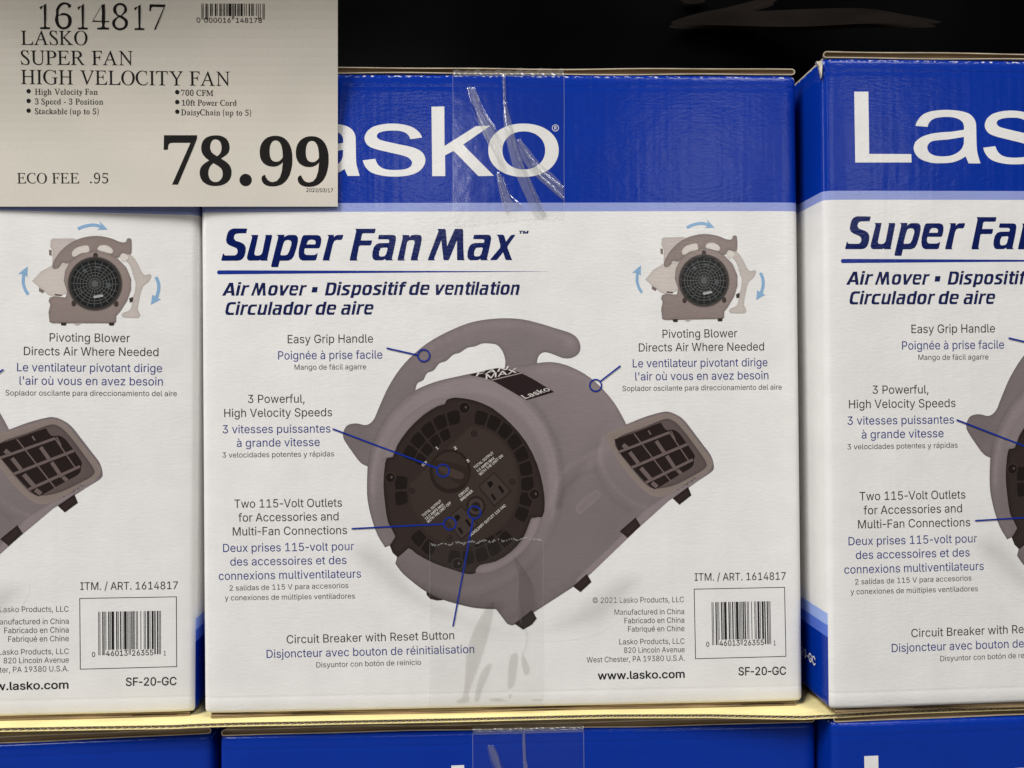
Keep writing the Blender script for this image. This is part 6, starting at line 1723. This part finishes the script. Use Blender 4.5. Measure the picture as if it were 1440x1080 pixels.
liner("top_liner", -0.00035, 0.0, M_PAD)
liner("bottom_liner", -TH, -TH + 0.00035, M_PAD)
fx = np.arange(-0.595, 0.595, 0.00055)
V, F = [], []
for i, x in enumerate(fx):
    a = -TH / 2 + (TH / 2 - 0.00052) * math.sin(2 * math.pi * x / 0.0047 + 0.5 * math.sin(20 * x))
    y = pad_y(x) + 0.0003 + 0.0004 * math.sin(31 * x)
    for (yy, dz) in ((y, 0.00016), (y + 0.05, 0.00016), (y + 0.05, -0.00016), (y, -0.00016)):
        V.append((x, yy, pad_z(x) + a + dz))
    if i:
        b = 4 * (i - 1)
        for k in range(4):
            F.append((b + k, b + 4 + k, b + 4 + (k + 1) % 4, b + (k + 1) % 4))
mesh_obj("fluting", V, F, M_LINER, sheet)

# ------------------------------------------------------------------ price sign
M_SIGN = None


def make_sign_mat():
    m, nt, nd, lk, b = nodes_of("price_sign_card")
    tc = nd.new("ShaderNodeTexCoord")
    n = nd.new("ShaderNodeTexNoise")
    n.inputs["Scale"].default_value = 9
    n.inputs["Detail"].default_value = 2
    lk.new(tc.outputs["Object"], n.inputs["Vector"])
    rp = nd.new("ShaderNodeValToRGB")  # soft reflections on the card, put in as broad colour mottling
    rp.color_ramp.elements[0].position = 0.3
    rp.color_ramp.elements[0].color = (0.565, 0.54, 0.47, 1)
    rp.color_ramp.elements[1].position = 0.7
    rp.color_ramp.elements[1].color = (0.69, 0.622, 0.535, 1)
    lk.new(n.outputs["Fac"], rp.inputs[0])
    sp = nd.new("ShaderNodeTexNoise")
    sp.inputs["Scale"].default_value = 900
    lk.new(tc.outputs["Object"], sp.inputs["Vector"])
    mr = nd.new("ShaderNodeMapRange")
    mr.inputs[3].default_value = 0.93
    mr.inputs[4].default_value = 1.05
    lk.new(sp.outputs["Fac"], mr.inputs[0])
    mx = nd.new("ShaderNodeMix")
    mx.data_type = 'RGBA'
    mx.blend_type = 'MULTIPLY'
    mx.inputs[0].default_value = 1
    lk.new(rp.outputs[0], mx.inputs[6])
    lk.new(mr.outputs[0], mx.inputs[7])
    lk.new(mx.outputs[2], b.inputs["Base Color"])
    b.inputs["Roughness"].default_value = 0.30
    b.inputs["Specular IOR Level"].default_value = 0.5
    w = nd.new("ShaderNodeTexNoise")
    w.inputs["Scale"].default_value = 14
    w.inputs["Detail"].default_value = 1
    lk.new(tc.outputs["Object"], w.inputs["Vector"])
    bp = nd.new("ShaderNodeBump")
    bp.inputs["Strength"].default_value = 0.25
    bp.inputs["Distance"].default_value = 0.006
    lk.new(w.outputs["Fac"], bp.inputs["Height"])
    lk.new(bp.outputs[0], b.inputs["Normal"])
    return m


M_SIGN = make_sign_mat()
M_SIGNINK = make_plain("sign_ink", (0.010, 0.009, 0.008), 0.6, 0.08)


def sign_depth(P):
    """the card rests across both cartons; its upper part curls a little towards the viewer"""
    t = np.clip((215 - P[:, 1]) / 260.0, 0, None)
    return 0.9708 + 0.0190 * P[:, 0] / 475.0 - 0.056 * t ** 2


def sign_map(P, lift=0.0):
    P = np.asarray(P, float)
    Z = sign_depth(P) - lift / S
    X = np.stack([(P[:, 0] - 720) / FPX * Z, -(P[:, 1] - 540) / FPX * Z, -Z], 1)
    return np.array([to_world(x) for x in X])


sign = link(bpy.data.objects.new("price_sign", None))
s_org = sign_map([(237, 290)])[0]
sign.location = s_org
tag(sign, "beige price sign with black serif lettering reading 78.99, hung before the left cartons", "price sign")


def sign_obj(name, V, F, mat):
    return mesh_obj(name, np.asarray(V) - s_org, F, mat, sign)


gx = np.linspace(-60, 475, 12)
gy = np.linspace(-90, 290.5, 30)
G = np.array([(x, y) for y in gy for x in gx])
fr = sign_map(G)
bk = sign_map(G, -0.0007)
nx, ny = len(gx), len(gy)
V = np.concatenate([fr, bk])
F = []
for r in range(ny - 1):
    for i in range(nx - 1):
        a = r * nx + i
        F.append((a, a + nx, a + nx + 1, a + 1))
        a += nx * ny
        F.append((a, a + 1, a + nx + 1, a + nx))
o_ = nx * ny
for i in range(nx - 1):
    F.append((i, i + 1, o_ + i + 1, o_ + i))
    b = (ny - 1) * nx + i
    F.append((b + 1, b, o_ + b, o_ + b + 1))
for r in range(ny - 1):
    a, b = r * nx, (r + 1) * nx
    F.append((b, a, o_ + a, o_ + b))
    a, b = a + nx - 1, b + nx - 1
    F.append((a, b, o_ + b, o_ + a))
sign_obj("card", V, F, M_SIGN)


class SignPrint:
    def __init__(self):
        self.V, self.F, self.n = [], [], 0

    def add(self, P, F):
        self.V.append(sign_map(P, 0.00008))
        self.F.append(np.asarray(F) + self.n)
        self.n += len(P)

    def poly(self, l):
        P, F = tri([l])
        self.add(P, F[:, ::-1])

    def text(self, font, s, p0, p1, cap, bold=0.0):
        P, F = layout(font, s, bold)
        p0, p1 = np.array(p0, float), np.array(p1, float)
        d = p1 - p0
        L = np.linalg.norm(d)
        d /= L
        up = np.array([d[1], -d[0]])
        x0, x1 = P[:, 0].min(), P[:, 0].max()
        Q = p0 + ((P[:, 0] - x0) * (L / (x1 - x0)))[:, None] * d + (P[:, 1] * cap / CAPH[font])[:, None] * up
        self.add(Q, F)

    def build(self, name):
        return sign_obj(name, np.concatenate(self.V), np.concatenate(self.F), M_SIGNINK)


sp = SignPrint()
for c, x0, x1, y in (('1', 55.2, 70.2, 40.9), ('6', 77, 100.9, 41), ('1', 108.3, 123.3, 41.3), ('4', 129.4, 153.3, 41.6), ('8', 157.5, 180, 42), ('1', 188, 203, 42.2), ('7', 209.7, 232.8, 42.5)):
    sp.text('roman', c, (x0, y), (x1, y + 0.1), 36.4)
sp.build("article_number")
sp = SignPrint()
sp.text('roman', 'LASKO', (29.1, 63), (123.1, 63.3), 19.9)
sp.text('roman', 'SUPER FAN', (29.1, 90.9), (186.3, 91.7), 20)
sp.text('roman', 'HIGH VELOCITY FAN', (29, 118.1), (322.8, 120.8), 20)
sp.build("product_name")
for x, y, s, x1, y1 in ((48.9, 133, 'High Velocity Fan', 137.5, 133.1), (48.9, 146.7, '3 Speed - 3 Position', 145.2, 146.9), (48.9, 160.4, 'Stackable (up to 5)', 138.5, 160.7),
                        (254.4, 134.4, '700 CFM', 300, 134.8), (255.4, 148.3, '10ft Power Cord', 332.8, 148.8), (254.3, 161.9, 'DaisyChain (up to 5)', 352.9, 162.5)):
    sp = SignPrint()
    sp.text('roman', s, (x, y), (x1, y1), 8.1, 0.007)
    cx = 40.2 if x < 100 else 249.2
    sp.poly(ell(cx, y - 4.9, 3.1, 3.1, 18))
    sp.build("feature_line")
sp = SignPrint()
sp.text('roman', 'ECO FEE', (23.7, 257.9), (111.4, 257.9), 14.6)
sp.text('roman', '.95', (126.4, 257.9), (152.1, 257.9), 14.6)
sp.build("eco_fee")
sp = SignPrint()
sp.text('bold', '7', (230.1, 259.6), (277.1, 259.6), 69.5)
sp.text('bold', '8', (280.7, 260.6), (325.7, 260.6), 69.5)
sp.poly(ell(345.4, 253.1, 8.7, 8.7, 36))
sp.text('bold', '9', (365.1, 261.2), (411.2, 261.2), 69.5)
sp.text('bold', '9', (415.9, 261.8), (462.2, 261.8), 69.5)
sp.build("price")
sp = SignPrint()
sp.text('sans', '2022/03/17', (430.7, 269.8), (468.2, 270.3), 5.2, 0.004)
sp.build("date")
sp = SignPrint()
for a, b in upc('000016148178'):
    g = a < 10 or b > 85 or 45 <= a < 50
    xa, xb = 283.3 + 88.7 * a / 95, 283.3 + 88.7 * b / 95
    sp.poly([(xa, 5), (xb, 5), (xb, 27.2 if g else 22.5), (xa, 27.2 if g else 22.5)])
sp.text('sans', '0', (276.3, 31.6), (281.7, 31.6), 6.8, 0.004)
sp.text('sans', '000016', (287, 31.6), (324.5, 31.8), 6.8, 0.004)
sp.text('sans', '148178', (331.7, 31.8), (368.3, 32), 6.8, 0.004)
sp.build("barcode")

# ------------------------------------------------------------------ what lies behind: near-black backdrop put in for unlit depth, floor
bpy.context.view_layer.update()
low_z = min((o.matrix_world @ Vector((0, 0, -0.0031))).z for o in (low_c, low_l, low_r))
backdrop = link(bpy.data.objects.new("dark_backdrop", None))
backdrop.location = (0, 0.62, low_z - 0.02)
tag(backdrop, "near-black backdrop standing in for the unlit space behind and above the cartons", "backdrop")
V, F = [], []
nx, nz = 60, 40
for j in range(nz + 1):
    for i in range(nx + 1):
        x = -1.6 + 3.2 * i / nx
        z = 0.02 + 1.7 * j / nz
        y = 0.02 * math.sin(5 * x + 3 * z) + 0.012 * math.sin(17 * x - 6 * z) + 0.01 * math.sin(23 * z + 4 * x)
        V.append((x, y, z))
for j in range(nz):
    for i in range(nx):
        a = j * (nx + 1) + i
        F.append((a, a + 1, a + nx + 2, a + nx + 1))
b = len(V)
V += [(-1.6, 0.9, 0.02), (1.6, 0.9, 0.02), (1.6, 0.9, 1.72), (-1.6, 0.9, 1.72)]
top = nz * (nx + 1)
F.append(tuple(range(0, nx + 1))[::-1] + (b, b + 1))
F.append(tuple(range(top, top + nx + 1)) + (b + 2, b + 3))
F.append(tuple(j * (nx + 1) for j in range(nz + 1)) + (b + 3, b))
F.append(tuple(j * (nx + 1) + nx for j in range(nz, -1, -1)) + (b + 1, b + 2))
F.append((b + 1, b, b + 3, b + 2))
mesh_obj("film", V, F, M_DARK, backdrop, None, None, True)  # uneven face of the added dark backdrop
M_SHEEN = make_plain("painted_sheen", (0.012, 0.009, 0.0076), 0.8, 0.03, 0.4, (10, 10, 30), 0.3)  # dim brown reflection, put into the colour of an added patch


def dim_sheen(pts):
    l = sm(pts, 4)
    P, Fq = tri([l], None)
    Vv = []
    for px, py in P:
        d = MW @ ray(px, py) * S
        o = to_world((0, 0, 0))
        t = (0.575 - o[1]) / d[1]
        w = o + d * t
        Vv.append((w[0], -0.058 + 0.008 * math.sin(9 * w[0]), w[2] - low_z + 0.02))
    n0 = len(Vv)
    m = Vv + [(v[0], v[1] + 0.012, v[2]) for v in Vv]
    Fs = [tuple(f[::-1]) for f in Fq] + [tuple(int(i) + n0 for i in f) for f in Fq]
    return mesh_obj("sheen_patch", m, Fs, M_SHEEN, backdrop)


dim_sheen([(942, 36), (975, 24), (1020, 16), (1075, 4), (1085, 10), (1050, 22), (1130, 22), (1205, 22), (1255, 29), (1312, 38), (1290, 42), (1210, 43), (1110, 46), (1000, 40)])
dim_sheen([(958, -6), (992, -6), (988, 3), (965, 3)])

fl = [(-3, -3, 0), (3, -3, 0), (3, 3, 0), (-3, 3, 0)]
fo = mesh_obj("floor", [(x, y, low_z - 0.001) for x, y, z in fl], [(0, 1, 2, 3)], M_FLOOR)
fo["kind"] = "structure"
bpy.context.view_layer.update()
